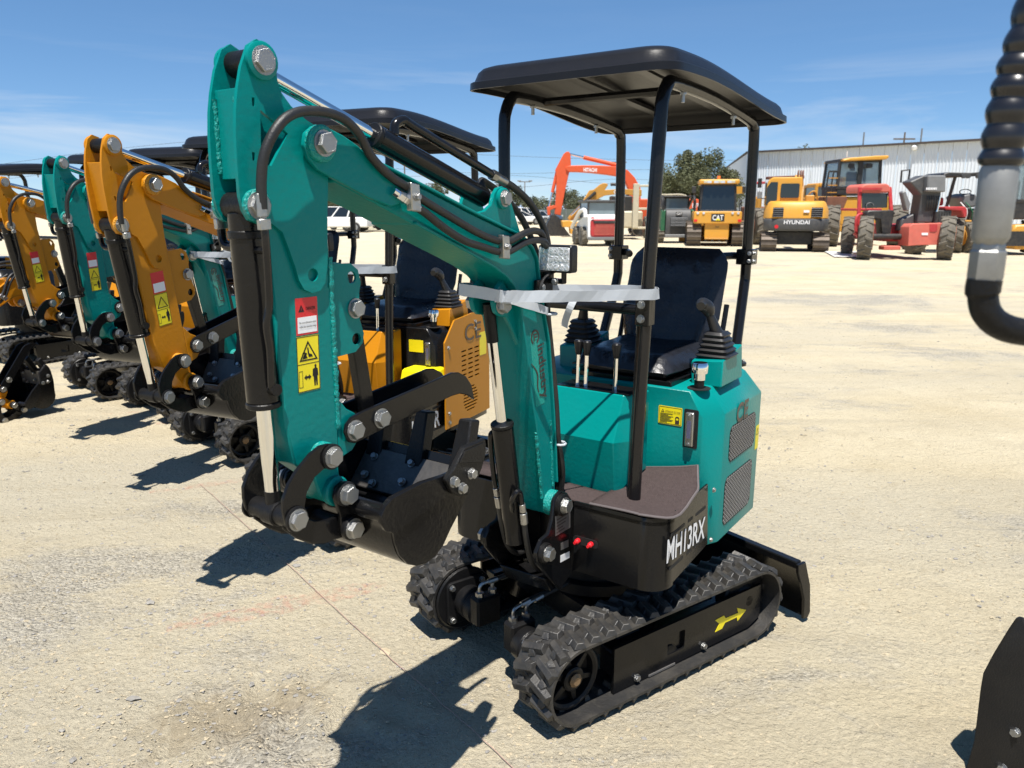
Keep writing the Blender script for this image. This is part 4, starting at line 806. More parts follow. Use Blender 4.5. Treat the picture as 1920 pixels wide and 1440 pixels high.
    for sy in (1, -1):
        px = MB(); px.cyl((1.486, .098 * sy, 1.628), (1.486, .098 * sy, 1.586), .0125, 10); px.cyl((1.485, .098 * sy, 1.582), (1.484, .098 * sy, 1.562), .0145, 6); px.build('hose_fitting', ZINC, bc, .001)
        if sy > 0: MB().tube([(1.484, .098, 1.565), (1.483, .098, 1.535), (1.479, .090, 1.48), (1.476, .080, 1.42), (1.482, .074, 1.38), (1.476, .070, 1.33), (1.474, .062, 1.27), (1.472, .058, 1.252), (1.466, .045, 1.245), (1.464, .02, 1.245)], .0085, 10, 5).build('cylinder_pipe', TUBE, bc)
        else: MB().tube([(1.484, -.098, 1.565), (1.484, -.096, 1.54), (1.482, -.08, 1.528), (1.48, -.03, 1.527)], .0095, 10, 5).build('cylinder_pipe', TUBE, bc)
    MB().cyl((1.466, .03, 1.247), (1.466, .070, 1.247), .0125, 14).build('pipe_union', BLKR, bc)
    MB().cyl((1.478, .03, 1.523), (1.478, .088, 1.523), .0075, 10).build('pipe_clip', BLKR, bc)
    XF.pop()
    cyb, d = cylinder(A3(BM, .668, 1.338), Vector((.530, 0, .548)), .52, .115, .0335, .0165, 'boom_cylinder')
    # cylinder pipes with fittings and hoses at the boom cylinder
    MB().tube([(.595, -.028, .935), (.612, -.036, .93), (.606, -.040, .88), (.585, -.046, .79), (.572, -.048, .745)], .0082, 10, 5).build('cylinder_pipe', TUBE, cyb)
    MB().tube([(.575, .018, .68), (.600, .034, .725), (.592, .046, .755), (.575, .048, .745), (.566, .048, .705)], .0082, 10, 5).build('cylinder_pipe', TUBE, cyb)
    for (p, q) in (((.570, -.048, .742), (.552, -.048, .672)), ((.565, .048, .708), (.552, .048, .638))):
        p = Vector(p); q = Vector(q); f_ = MB(); f_.cyl(p, p.lerp(q, .4), .0115, 6); f_.cyl(p.lerp(q, .45), q, .0125, 12); f_.build('hose_fitting', ZINC, cyb, .001)
        MB().tube([q, q + Vector((-.012, 0, -.06)), q + Vector((-.05, -.004, -.15)), q + Vector((-.12, -.01, -.21)), q + Vector((-.20, -.02, -.22))], .0095, 10, 5).build('hydraulic_hose', HOSE, cyb)
    return E_
ROW = 'mini excavators parked in a row'
O0 = Vector((.316, 2.737, 0)); YAW = -125
excavator(O0, YAW, 'teal', 'teal mini excavator in front, black canopy, white lettering MH13RX on its skirt', ROW)
excavator((-.757, 4.084, 0), -115, 'ochre', 'ochre yellow mini excavator directly behind the front teal one, with slotted yellow side panel', ROW, 0, -22, -2.55, -4.4, 'B', 'HT10R', False)
excavator((-1.70, 5.33, 0), -112, 'teal', 'second teal mini excavator, between the two tall ochre arms at left', ROW, 0, -22, -2.33, -1.4)
excavator((-2.58, 6.36, 0), -113, 'ochre', 'ochre mini excavator whose raised arm stands nearest the left edge', ROW, 0, -20, -5.2, -1.9, 'B', 'HT10R', False)
excavator((-3.42, 7.02, 0), -115, 'ochre', 'ochre mini excavator with its boom lowered and bucket resting on the dirt at far left', ROW, 0, -20, -50, 5, 'B', 'HT10R', False)
excavator((-5.22, 8.45, 0), 60, 'ochre', 'farthest ochre mini excavator, seen as a track with a yellow arrow pointing left', ROW, 0, 177, 0, 0, 'B', 'HT10R', False)

# ---------------------------------------------------------------- white webbing straps tied between boom and canopy post
def ribbon(name, pts, w, m, closed=False, sm=4, tilt=None):
    P = cat(pts, sm, closed); rows = []
    for i, p in enumerate(P):
        d = unit(P[min(i + 1, len(P) - 1)] - P[max(i - 1, 0)]); up = Vector((0, 0, 1)) + d.cross(Vector((0, 0, 1))) * .35 * noise.noise((i * .23, w * 90, 1)); up = unit(up - d * up.dot(d)); k = 1 - .22 * abs(noise.noise((i * .31, 3, w * 50)))
        rows.append([p - up * w * .5 * k, p + up * w * .5 * k])
    b = MB(); b.grid(rows)
    if closed: b.grid([rows[-1], rows[0]])
    return b.build(name, m, None, smooth=0, solid=.0012)
def strap(loc, yaw, label, dz=0, dx=0):
    M = Matrix.Translation(loc) @ Matrix.Rotation(R(yaw), 4, 'Z')
    XF.append(M)
    e = empty('strap', loc, 0, label, 'strap', 'white straps tied to the booms'); XF.append(Matrix.Translation(-Vector(loc)))
    XF[-1] = Matrix.Translation(-Vector(loc)) @ M
    loop = [(.716 + dx, -.068, 1.378), (.716 + dx, .0, 1.374), (.714 + dx, .070, 1.368), (.700 + dx, .086, 1.366), (.60, .134, 1.360), (.45, .206, 1.352), (.32, .270, 1.348), (.25, .309, 1.345), (.215, .318, 1.345), (.195, .298, 1.346), (.21, .262, 1.350), (.32, .17, 1.356), (.46, .04, 1.362), (.56, -.055, 1.368), (.64, -.078, 1.374)]
    a = ribbon('webbing', [(p[0], p[1], p[2] + dz) for p in loop], .035, WHT, True, 5); a.parent = e
    b = ribbon('webbing', [(.716, .060, 1.362 + dz), (.67, .076, 1.354 + dz), (.60, .078, 1.335 + dz), (.52, .079, 1.314 + dz), (.474, .078, 1.300 + dz), (.462, .05, 1.30 + dz)], .026, WHT, False, 4); b.parent = e
    for q in ([(.245, -.10, 1.315), (.246, -.085, 1.29), (.244, -.07, 1.262)], [(.24, .03, 1.31), (.25, .02, 1.28), (.235, -.005, 1.235), (.23, -.01, 1.215)]):
        rows = [[Vector(p) + Vector((0, -.012, .004)), Vector(p) + Vector((0, .012, -.004))] for p in cat(q, 4)]
        t = MB(); t.grid(rows); o = t.build('strap_end', WHT, e, smooth=0, solid=.0012)
    XF.pop(); XF.pop()
strap(tuple(O0), YAW, 'white strap from the front teal boom to its canopy post')
strap((-.757, 4.084, 0), -115, 'white strap on the ochre excavator behind the front one', -.03, -.01)
strap((-1.70, 5.33, 0), -112, 'white strap on the second teal excavator boom', -.03, -.01)

# ---------------------------------------------------------------- cropped machine at the right edge: hose and bucket corner
hz_ = empty('hydraulic_hose', (.50, .755, 0), 0, 'thick black spiral wrapped hose with steel crimp hanging at the right edge', 'hose')
XF.append(Matrix.Translation((-.50 - .012, -.755, 0)))
P = []; RR = []
hp = cat([(.503, .735, 2.10), (.500, .74, 1.98), (.494, .745, 1.86), (.482, .75, 1.76), (.474, .752, 1.70), (.472, .753, 1.640)], 40)
b = MB(); b.tube(hp, .0172, 20, rf=lambda t: .94 + .20 * abs(math.sin(t * 47))); b.build('hose_sleeve', mat('sleeve_plastic', (.010, .010, .013), .3, var=.2, coat=.2), hz_, smooth=60)
f_ = MB(); f_.lathe([(.0150, 0), (.0165, .004), (.0165, .066), (.0145, .07), (.0115, .074)], (.472, .753, 1.640), (0, 0, -1), 24); f_.build('hose_crimp', mat('dull_crimp', (.30, .30, .29), .5, .7, var=.3, vscale=40), hz_)
f_ = MB(); f_.lathe([(.0120, .07), (.0140, .074), (.0140, .078), (.0155, .080), (.0155, .105), (.0140, .109), (.010, .109)], (.472, .753, 1.640), (0, 0, -1), 6); f_.build('hose_nut', mat('dull_crimp', (.30, .30, .29), .5, .7), hz_)
MB().tube([(.472, .753, 1.533), (.472, .753, 1.520), (.477, .752, 1.502), (.491, .751, 1.489), (.515, .75, 1.482), (.56, .748, 1.480), (.64, .745, 1.482)], .0135, 18, 6, rf=lambda t: 1.15 if t < .18 else 1).build('elbow_pipe', BLKR, hz_)
XF.pop()
def at0(u, v, D):
    P_ = math.atan((720 - 392) / 1443); x = (u - 960) / 1443; y = (720 - v) / 1443; dy = math.cos(P_) + y * math.sin(P_); dz = -math.sin(P_) + y * math.cos(P_); return Vector((x * D / dy, D, 1.6 + dz * D / dy))
bk2 = empty('excavator_bucket', (1.35, 1.75, 0), 0, 'black excavator bucket corner with pointed side cutter at the lower right', 'bucket')
XF.append(Matrix.Translation((-1.35, -1.75, 0)))
def slab(pix, D, off, th, name, m, par, bev=.003):     # a plate lying across the bucket's side, th thick along the bucket's width
    wv = Vector((.80, .60, 0)); p0 = [at0(u, v, D) + wv * off for u, v in pix]; p1 = [p + wv * th for p in p0]
    b = MB(); n = len(p0); b.add(p0 + p1, [tuple(range(n)), tuple(reversed(range(n, 2 * n)))] + [(i, i + n, (i + 1) % n + n, (i + 1) % n) for i in range(n)]); return b.build(name, m, par, bev)
ct = slab([(1905, 1158), (1916, 1160), (1926, 1185), (1945, 1250), (1975, 1330), (2000, 1450), (1960, 1520), (1850, 1530), (1800, 1480), (1826, 1390), (1838, 1290), (1843, 1262), (1862, 1226), (1890, 1180)], 1.95, 0, .018, 'side_cutter', BLKR, bk2)
sd = slab([(1858, 1275), (1990, 1240), (2200, 1260), (2300, 1500), (2200, 1800), (2000, 1900), (1880, 1800), (1830, 1600), (1828, 1420)], 1.95, .019, .012, 'bucket_side', BLK, bk2)
for (u, v) in ((1904, 1372), (1880, 1440), (1935, 1425)): bolt(ct, tuple(at0(u, v, 1.95)), (-.80, -.60, .0), .014, .016)
sh_ = [(1870, 1300), (1835, 1440), (1840, 1600), (1885, 1800), (2000, 1890), (2180, 1790)]
wv = Vector((.80, .60, 0)); A_ = [at0(u, v, 1.95) + wv * .032 for u, v in sh_]; MB().grid([A_, [p + wv * .40 for p in A_]]).build('bucket_shell', BLK, bk2, solid=.010)
slab([(1858, 1275), (1990, 1240), (2200, 1260), (2300, 1500), (2200, 1800), (2000, 1900), (1880, 1800), (1830, 1600), (1828, 1420)], 1.95, .435, .012, 'bucket_side', BLK, bk2)
slab([(1880, 1225), (1925, 1215), (1940, 1300), (1890, 1310)], 1.95, .06, .05, 'tooth', BLKR, bk2); slab([(1880, 1225), (1925, 1215), (1940, 1300), (1890, 1310)], 1.95, .22, .05, 'tooth', BLKR, bk2)
MB().tube([tuple(at0(2150, 1500, 1.95) + wv * .12), tuple(at0(2150, 1500, 1.95) + wv * .5)], .03, 14).build('bucket_tube', BLK, bk2)
XF.pop()
# ---------------------------------------------------------------- string line and sprayed marks on the dirt
st_ = MB(); pts = []
for i in range(60):
    t = i / 59; x = -1.86 + t * (0.18 + 1.86); y = 4.34 + t * (1.72 - 4.34); pts.append((x + .004 * math.sin(9 * t), y, gz(x, y) + .006 + .004 * math.sin(t * 31) ** 2))
st_.tube(pts, .0014, 6); o = st_.build('string_line', mat('string_pink', (.36, .24, .19), .7), None); tag(o, 'thin pinkish string line stretched over the dirt', 'string')
def paintmat():
    m = bpy.data.materials.new('sprayed_red'); m.use_nodes = True; t = m.node_tree; b = t.nodes['Principled BSDF']; b.inputs['Base Color'].default_value = (.62, .10, .06, 1); b.inputs['Roughness'].default_value = .9
    tcn = t.nodes.new('ShaderNodeTexCoord'); n = t.nodes.new('ShaderNodeTexNoise'); n.inputs['Scale'].default_value = 26; n.inputs['Detail'].default_value = 8; n.inputs['Roughness'].default_value = .75; t.links.new(tcn.outputs['Object'], n.inputs['Vector'])
    r = t.nodes.new('ShaderNodeValToRGB'); r.color_ramp.elements[0].position = .46; r.color_ramp.elements[1].position = .70; t.links.new(n.outputs['Fac'], r.inputs[0]); mu = t.nodes.new('ShaderNodeMath'); mu.operation = 'MULTIPLY'; mu.inputs[1].default_value = .24; t.links.new(r.outputs[0], mu.inputs[0]); t.links.new(mu.outputs[0], b.inputs['Alpha']); return m
PM = paintmat()
for k, (a, c, w, lab) in enumerate((((-3.0, 5.62), (-1.75, 5.95), .07, 'faint red sprayed mark beside the second teal excavator bucket shadow'), ((-2.1, 4.20), (-1.35, 4.55), .09, 'faint red sprayed mark below the ochre excavator tracks'), ((-1.35, 2.72), (-.55, 3.10), .16, 'faint red sprayed mark left of the front excavator'), ((-4.4, 7.45), (-2.9, 7.9), .08, 'red sprayed line between the far left bucket and tracks'), ((-3.3, 5.95), (-2.4, 6.25), .06, 'red sprayed line running right from the far left bucket'))):
    rows = []; d = Vector((c[0] - a[0], c[1] - a[1])); L_ = d.length; nn = Vector((-d.y, d.x)) / L_
    for i in range(41):
        t = i / 40; w_ = w * (.35 + .65 * math.sin(math.pi * t) ** .5) * (.8 + .4 * noise.noise((t * 9, k, 0))); p = Vector(a) + d * t + nn * .02 * noise.noise((t * 5, k, 3))
        rows.append([(p.x + nn.x * w_ * s, p.y + nn.y * w_ * s, gz(p.x + nn.x * w_ * s, p.y + nn.y * w_ * s) + .005) for s in (-.5, -.25, 0, .25, .5)])
    o = MB().grid(rows).build('paint_mark', PM, None, smooth=60); tag(o, lab, 'paint mark', 'sprayed red marks on the dirt')
# ================================================================ background yard
PIT = math.atan((720 - 392) / 1443)
def at(u, v, D):      # the point at distance D in front of the camera that the photo shows at (u, v)
    x = (u - 960) / 1443; y = (720 - v) / 1443
    dy = math.cos(PIT) + y * math.sin(PIT); dz = -math.sin(PIT) + y * math.cos(PIT)
    return (x * D / dy, D, 1.6 + dz * D / dy)
OY = mat('machine_yellow', (.62, .30, .030), .42, var=.12, vscale=2, dust=.22); OYD = mat('dark_yellow', (.50, .24, .03), .5, var=.2, vscale=2, dust=.3)
ORG = mat('machine_orange', (.62, .085, .020), .42, var=.12, vscale=1, dust=.15); RDM = mat('machine_red', (.42, .022, .028), .5, var=.2, vscale=2, dust=.22); RDF = mat('faded_red', (.55, .12, .085), .6, var=.3, vscale=4, dust=.2)
MBK = mat('machine_black', (.014, .014, .015), .45, var=.3, dust=.2); DGY = mat('dark_grey', (.055, .057, .06), .5, var=.2, dust=.2); MGY = mat('mid_grey', (.16, .165, .17), .5, var=.2, dust=.2)
GLS = mat('dark_glass', (.012, .016, .018), .05, var=.1, spec=.8); GLT = mat('pale_glass', (.16, .21, .23), .08, var=.3, vscale=2, spec=.8); TYR = mat('dusty_tyre', (.105, .095, .078), .9, var=.4, vscale=6, dust=.55)
STL = mat('track_steel', (.13, .105, .085), .6, .4, var=.4, vscale=6, dust=.35); GRN = mat('loader_green', (.015, .12, .055), .45, var=.2, dust=.2); CRM = mat('cream_paint', (.52, .46, .33), .5, var=.2, dust=.2)
WPT = mat('white_paint', (.72, .72, .70), .4, var=.1, dust=.15); RUST = mat('rust_brown', (.17, .07, .04), .8, var=.4, vscale=4); ORB = mat('amber_beacon', (.9, .22, .03), .3)
TAGG = 'machines parked across the yard'
def mthing(name, label, cat_, loc, rz=0, group=TAGG): return empty(name, loc, rz, label, cat_, group)
def tyre(par, c, r, w, lugs=18, ax=(1, 0, 0), rim=None):
    ax = unit(ax); t = MB(); c = Vector(c); o = c - ax * w / 2
    t.lathe([(r * .55, 0), (r * .86, .01), (r * .95, w * .12), (r * .97, w * .5), (r * .95, w * .88), (r * .86, w - .01), (r * .55, w)], o, ax, 32)
    u, v, d = frame(ax)
    for i in range(lugs):
        for h in (0, 1):
            a = 2 * math.pi * (i + .5 * h) / lugs; e = u * math.cos(a) + v * math.sin(a); tg = -u * math.sin(a) + v * math.cos(a)
            y0, y1 = (.04 * w, .54 * w) if h else (.46 * w, .96 * w); lw = math.pi * r / lugs * .36; sk = lw * .9 * (1 if h else -1)
            t.hexa([o + d * y0 + e * r * .93 + tg * (-lw + sk), o + d * y0 + e * r * .93 + tg * (lw + sk), o + d * y1 + e * r * .93 + tg * (lw - sk), o + d * y1 + e * r * .93 + tg * (-lw - sk)], [o + d * y0 + e * r + tg * (-lw * .7 + sk), o + d * y0 + e * r + tg * (lw * .7 + sk), o + d * y1 + e * r * 1.01 + tg * (lw * .7 - sk), o + d * y1 + e * r * 1.01 + tg * (-lw * .7 - sk)])
    T = t.build('tyre', TYR, par, smooth=30)
    m = MB(); m.lathe([(r * .55, -.02), (r * .52, w * .18), (r * .3, w * .25), (r * .18, w * .2), (0, w * .2)], o, ax, 24); m.lathe([(r * .55, -.02), (r * .52, w * .18), (r * .3, w * .25), (r * .18, w * .2), (0, w * .2)], c + ax * w / 2, -ax, 24)
    m.build('rim', rim or OYD, T); return T
def crawler(par, x0, x1, y0, y1, h, pitch=.2, m=None):
    """steel track running along y, shoes across x"""
    r = h / 2; L_ = y1 - y0 - h; tot = 2 * L_ + 2 * math.pi * r; n = int(tot / pitch); b = MB()
    for i in range(n):
        t = i * tot / n
        if t < L_: y, z, a = y0 + r + t, h, 0
        elif t < L_ + math.pi * r: q = (t - L_) / r; y, z, a = y1 - r + r * math.sin(q), r + r * math.cos(q), q
        elif t < 2 * L_ + math.pi * r: y, z, a = y1 - r - (t - L_ - math.pi * r), 0, math.pi
        else: q = (t - 2 * L_ - math.pi * r) / r; y, z, a = y0 + r - r * math.sin(q), r - r * math.cos(q), math.pi + q
        ty, tz = math.cos(a), -math.sin(a); ny, nz = math.sin(a), math.cos(a); s = pitch * .47
        def p(x, e, k): return (x, y + ty * e + ny * k, z + tz * e + nz * k)
        b.hexa([p(x0, -s, -.05), p(x1, -s, -.05), p(x1, s, -.05), p(x0, s, -.05)], [p(x0, -s, -.01), p(x1, -s, -.01), p(x1, s, -.01), p(x0, s, -.01)])
        b.hexa([p(x0, -s, -.01), p(x1, -s, -.01), p(x1, -s * .7, -.01), p(x0, -s * .7, -.01)], [p(x0, -s, .035), p(x1, -s, .035), p(x1, -s * .8, .035), p(x0, -s * .8, .035)])
    T = b.build('track', m or STL, par, smooth=0)
    MB().box(x0 + (x1 - x0) * .25, x1 - (x1 - x0) * .25, y0 + r * .5, y1 - r * .5, h * .18, h * .82).build('track_frame', MBK, T, .02)
    for yy in (y0 + r, y1 - r): MB().cyl((x0 + (x1 - x0) * .2, yy, r), (x1 - (x1 - x0) * .2, yy, r), r * .8, 20).build('track_wheel', MBK, T)
    return T
def louvres(par, x0, x1, y, z0, z1, n, m=None, fm=None):
    f = MB().box(x0, x1, y, y + .03, z0, z1).build('louvre_panel', fm or DARK, par)
    for i in range(n):
        z = z0 + (z1 - z0) * (i + .5) / n; h = (z1 - z0) / n * .28
        MB().hexa([(x0, y - .03, z - h), (x1, y - .03, z - h), (x1, y, z + h * .2), (x0, y, z + h * .2)], [(x0, y - .03, z - h + .012), (x1, y - .03, z - h + .012), (x1, y, z + h * .2 + .012), (x0, y, z + h * .2 + .012)]).build('louvre', m or DGY, f)
def cabbox(par, x0, x1, y0, y1, z0, z1, fm, gm, tin=.06, post=.07, taper=.0):
    """cab: four posts, roof frame, sill, and panes set in each opening"""
    fr = MB()
    for sx, px in ((1, x0), (-1, x1)):
        for sy, py in ((1, y0), (-1, y1)):
            fr.hexa([(px, py, z0), (px + post * sx, py, z0), (px + post * sx, py + post * sy, z0), (px, py + post * sy, z0)], [(px + taper * sx, py + taper * sy, z1), (px + (post + taper) * sx, py + taper * sy, z1), (px + (post + taper) * sx, py + (post + taper) * sy, z1), (px + taper * sx, py + (post + taper) * sy, z1)])
    fr.box(x0 + taper, x1 - taper, y0 + taper, y1 - taper, z1 - .002, z1 + post); fr.box(x0, x1, y0, y1, z0 - post, z0 + .002)
    F = fr.build('cab_frame', fm, par, .012)
    q = post * .45
    for (nm, pts) in (('pane', [(x0 + post, y0 + q, z0), (x1 - post, y0 + q, z0), (x1 - post - taper, y0 + q + taper, z1), (x0 + post + taper, y0 + q + taper, z1)]), ('pane', [(x0 + q, y0 + post, z0), (x0 + q, y1 - post, z0), (x0 + q + taper, y1 - post - taper, z1), (x0 + q + taper, y0 + post + taper, z1)]), ('pane', [(x1 - q, y0 + post, z0), (x1 - q, y1 - post, z0), (x1 - q - taper, y1 - post - taper, z1), (x1 - q - taper, y0 + post + taper, z1)]), ('pane', [(x0 + post, y1 - q, z0), (x1 - post, y1 - q, z0), (x1 - post - taper, y1 - q - taper, z1), (x0 + post + taper, y1 - q - taper, z1)])):
        MB().add(pts, [(0, 1, 2, 3)]).build(nm, gm, F, smooth=0, solid=.012)
    return F
CLR = mat('cab_glass', (.55, .62, .63), .03, var=.05, trans=.85, spec=.6)
def seat_in(par, x, y, z):
    b = MB(); b.box(x - .25, x + .25, y, y + .5, z, z + .16); b.box(x - .23, x + .23, y + .0, y + .14, z + .16, z + .75); b.box(x - .13, x + .13, y, y + .1, z + .78, z + .98); b.build('operator_seat', MBK, par, .04)

# ---- yellow bulldozer, seen from behind
d = mthing('bulldozer', 'yellow bulldozer seen from behind with black glazed cab and CAT plate', 'bulldozer', (8.98, 34.4, 0), R(-11))
crawler(d, -1.27, -.66, 0, 3.0, 1.02); crawler(d, .66, 1.27, 0, 3.0, 1.02)
MB().prism(rrect(-.52, .52, .34, 1.04, .05, 3), .05, 1.2).build('fuel_tank', OY, d, .02); MB().box(-.5, .5, -.02, .05, .30, .36).build('tow_bar', OYD, d, .01)
bd = MB().prism(rrect(-1.02, 1.02, .98, 1.50, .07, 3), -.05, 2.6).build('rear_body', OY, d, .03)
pl_ = MB().prism(rrect(-.27, .29, 1.08, 1.40, .01, 2), -.062, -.052).build('badge_plate', MBK, bd); text(pl_, 'CAT', WTXT, (.01, -.064, 1.135), (1, 0, 0), (0, 0, 1), .30, 'lettering', .46, .02, align='CENTER'); MB().prism([(-.09, 1.115), (.13, 1.115), (.02, 1.23)], -.0665, -.0655).build('badge_triangle', YST, pl_, smooth=0)
text(d, '264', KTXT, (0, .047, .80), (1, 0, 0), (0, 0, 1), .12, 'lettering', align='CENTER')
for s in (-.85, -.6, .62, .86): MB().cyl((s, -.08, 1.43), (s, -.04, 1.43), .055, 14).build('rear_lamp', LENS, bd)
F = cabbox(d, -.80, .80, .15, 1.65, 1.55, 2.58, MBK, GLS, post=.09, taper=.06); MB().prism(rrect(-.86, .86, .05, 1.75, .10, 4), 2.66, 2.86, 'z').build('cab_roof', OY, d, .05)
for s in (-.5, 0, .5): MB().box(s - .16, s + .16, .03, .06, 2.70, 2.80).build('roof_lamp', CRM, d, .01)
MB().cyl((0, .6, 2.86), (0, .6, 3.02), .07, 12).build('beacon', ORB, d); seat_in(d, 0, .5, 1.6)
for s in (-1, 1): MB().prism([(.3, 2.2), (1.2, 2.3), (1.3, 2.6), (.4, 2.6)], 1.7, 1.72).build('hood_panel', OY, d) if s > 0 else None
MB().box(-.75, .75, 1.7, 3.3, 1.0, 1.75).build('engine_hood', OY, d, .05); MB().box(-1.55, 1.55, 3.6, 3.75, .05, 1.05).build('blade', OYD, d, .03)

# ---- orange-yellow crawler excavator, seen from behind
h = mthing('crawler_excavator', 'orange yellow excavator seen from behind, lettered HYUNDAI on its grey counterweight', 'excavator', (10.82, 29.9, 0), R(-16))
crawler(h, -1.23, -.66, 0, 2.7, .66, .17); crawler(h, .66, 1.23, 0, 2.7, .66, .17)
MB().box(-.66, .66, .5, 2.2, .25, .75).build('lower_frame', MBK, h, .03); MB().cyl((0, 1.3, .7), (0, 1.3, .82), .75, 28).build('slew_ring', MBK, h)
cw = [(-1.18, .35), (-1.0, .02), (-.6, -.10), (.6, -.10), (1.0, .02), (1.18, .35), (1.18, 1.0), (-1.18, 1.0)]
W = MB().loft([[(x * .96, y + .03, .78) for x, y in cw], [(x, y, .86) for x, y in cw], [(x, y, 1.18) for x, y in cw], [(x * .99, y + .02, 1.24) for x, y in cw]]).build('counterweight', DGY, h, .02)
text(W, 'HYUNDAI', WTXT, (0, -.106, 1.045), (1, 0, 0), (0, 0, 1), .20, 'lettering', .92, .02, align='CENTER')
for s in (-.72, .50): MB().cyl((s, -.09, .945), (s, -.06 + .03, .945), .07, 14).build('reflector', RED, W)
u_ = [(-1.16, .40), (-.98, .06), (-.6, -.05), (.6, -.05), (.98, .06), (1.16, .40), (1.16, 2.3), (-1.16, 2.3)]
U_ = MB().loft([[(x, y, 1.245) for x, y in u_], [(x * .99, y + .03, 1.55) for x, y in u_], [(x * .90, y + .12, 1.84) for x, y in u_], [(x * .84, y + .25, 1.90) for x, y in u_]]).build('engine_cover', OY, h, .02)
for s in (-1, 1): louvres(U_, (-.88 if s < 0 else .50), (-.50 if s < 0 else .90), -.055, 1.30, 1.66, 5, DGY)
MB().box(.22, .42, -.075, -.045, 1.47, 1.56).build('small_badge', WTXT, U_)
F = MB().prism([(-1.14, 1.6), (-1.14, 2.45), (-1.06, 2.72), (-.92, 2.80), (.10, 2.80), (.16, 2.72), (.16, 1.6)], .75, 2.2).build('cab', OY, h, .03)
MB().prism(rrect(-.62, .06, 2.02, 2.56, .06, 3), .70, .745).build('rear_window', GLS, F); MB().prism(rrect(.85, 1.95, 1.75, 2.62, .06, 3), -1.165, -1.145, 'x').build('side_window', GLS, F)
MB().prism([(-1.135, 1.75), (-1.135, 2.42), (-1.0, 2.62), (-.74, 2.62), (-.74, 1.95), (-.95, 1.75)], .71, .745).build('corner_window', GLS, F)
MB().tube([(-1.16, 1.0, 2.0), (-1.38, 1.0, 2.05), (-1.40, 1.0, 2.30)], .02, 8, 3).build('mirror_arm', MBK, h); MB().box(-1.48, -1.30, .97, 1.02, 2.0, 2.28).build('mirror', MGY, h, .02)
bm = MB().prism([(2.2, 1.5), (2.6, 2.6), (3.4, 3.0), (3.6, 2.8), (2.9, 2.3), (2.6, 1.4)], .02, .34, 'x').build('boom', OYD, h, .03)
for s in (.10, .20, .28): MB().tube([(s, 2.5, 2.5), (s, 2.55, 3.0), (s, 2.75, 3.12), (s, 2.95, 2.9)], .025, 8, 4).build('boom_hose', RUST, h)
MB().tube([(.35, .9, 1.9), (.45, .7, 2.2), (.65, .7, 2.25), (.75, .8, 1.95)], .03, 8, 4).build('exhaust_guard', OYD, h)
MB().box(.30, .62, .55, .9, 1.88, 2.12).build('air_box', OYD, h, .03)

# ---- red and white skid steer
s_ = mthing('skid_steer', 'white skid steer loader with red slatted rear door', 'skid steer', (4.02, 34.5, 0), R(9))
for sx in (-1, 1):
    for yy in (.55, 1.75): tyre(s_, (sx * .76, yy, .42), .42, .30, 12, rim=MBK)
MB().prism([(-.12, .30), (-.02, 1.28), (.5, 1.42), (2.2, .95), (2.3, .35)], -.70, .70, 'x').build('body', WPT, s_, .04)
rd = MB().prism(rrect(-.62, .62, .42, 1.16, .12, 4), -.16, -.06).build('rear_door', RDM, s_, .03)
for i in range(8): MB().box(-.46 + .05 * (i > 5), .46 - .05 * (i > 5), -.185, -.165, .50 + i * .058, .523 + i * .058).build('door_slat', RDF, rd, .004)
MB().prism([(-.46, .98), (.46, .98), (.52, 1.10), (-.52, 1.10)], -.20, -.165).build('door_handle', MBK, rd, .01); MB().box(-.70, .70, -.16, .05, .26, .42).build('bumper', MGY, s_, .03)
F = cabbox(s_, -.66, .66, .30, 1.75, 1.28, 1.86, DGY, GLT, post=.08); MB().prism(rrect(-.74, .74, .2, 1.85, .06, 3), 1.90, 1.99, 'z').build('cab_roof', DGY, s_, .02)
for sx in (-1, 1): MB().tube([(sx * .80, .1, 1.25), (sx * .80, .25, 1.55), (sx * .80, 1.2, 1.45), (sx * .80, 2.6, .75)], .09, 8, 3).build('lift_arm', WPT, s_)
# ---- green and black compact track loader
g_ = mthing('track_loader', 'green and black compact track loader with CAT badge between two skid steers', 'loader', (7.95, 37.6, 0))
crawler(g_, -1.02, -.64, .0, 2.2, .70, .14, TYR); crawler(g_, .64, 1.02, .0, 2.2, .70, .14, TYR)
for sx in (-1, 1): MB().prism([(.05, .55), (-.02, 1.55), (.4, 1.62), (2.2, 1.0), (2.2, .55)], sx * .62, sx * .82, 'x').build('side_panel', GRN, g_, .03)
hd = MB().prism([(-.02, .42), (-.10, 1.20), (.06, 1.56), (.5, 1.62), (.5, .42)], -.60, .60, 'x').build('engine_door', DGY, g_, .03); louvres(hd, -.40, .40, -.13, .80, 1.22, 6, MGY)
bp_ = MB().box(-.15, .15, -.11, -.08, 1.30, 1.46).build('badge_plate', MBK, hd); text(bp_, 'CAT', WTXT, (0, -.113, 1.33), (1, 0, 0), (0, 0, 1), .15, 'lettering', .24, .02, align='CENTER')
MB().box(-.62, .62, -.05, .3, .26, .42).build('bumper', MGY, g_, .03)
F = cabbox(g_, -.60, .60, .5, 1.8, 1.60, 2.10, MBK, GLT, post=.08); MB().prism(rrect(-.70, .70, .35, 1.9, .06, 3), 2.15, 2.22, 'z').build('cab_roof', MBK, g_, .02)
for sx in (-1, 1): MB().tube([(sx * .74, .05, 1.5), (sx * .76, .1, 2.0), (sx * .76, .6, 2.12), (sx * .76, 2.6, 1.0)], .07, 8, 3).build('lift_arm', MBK, g_)
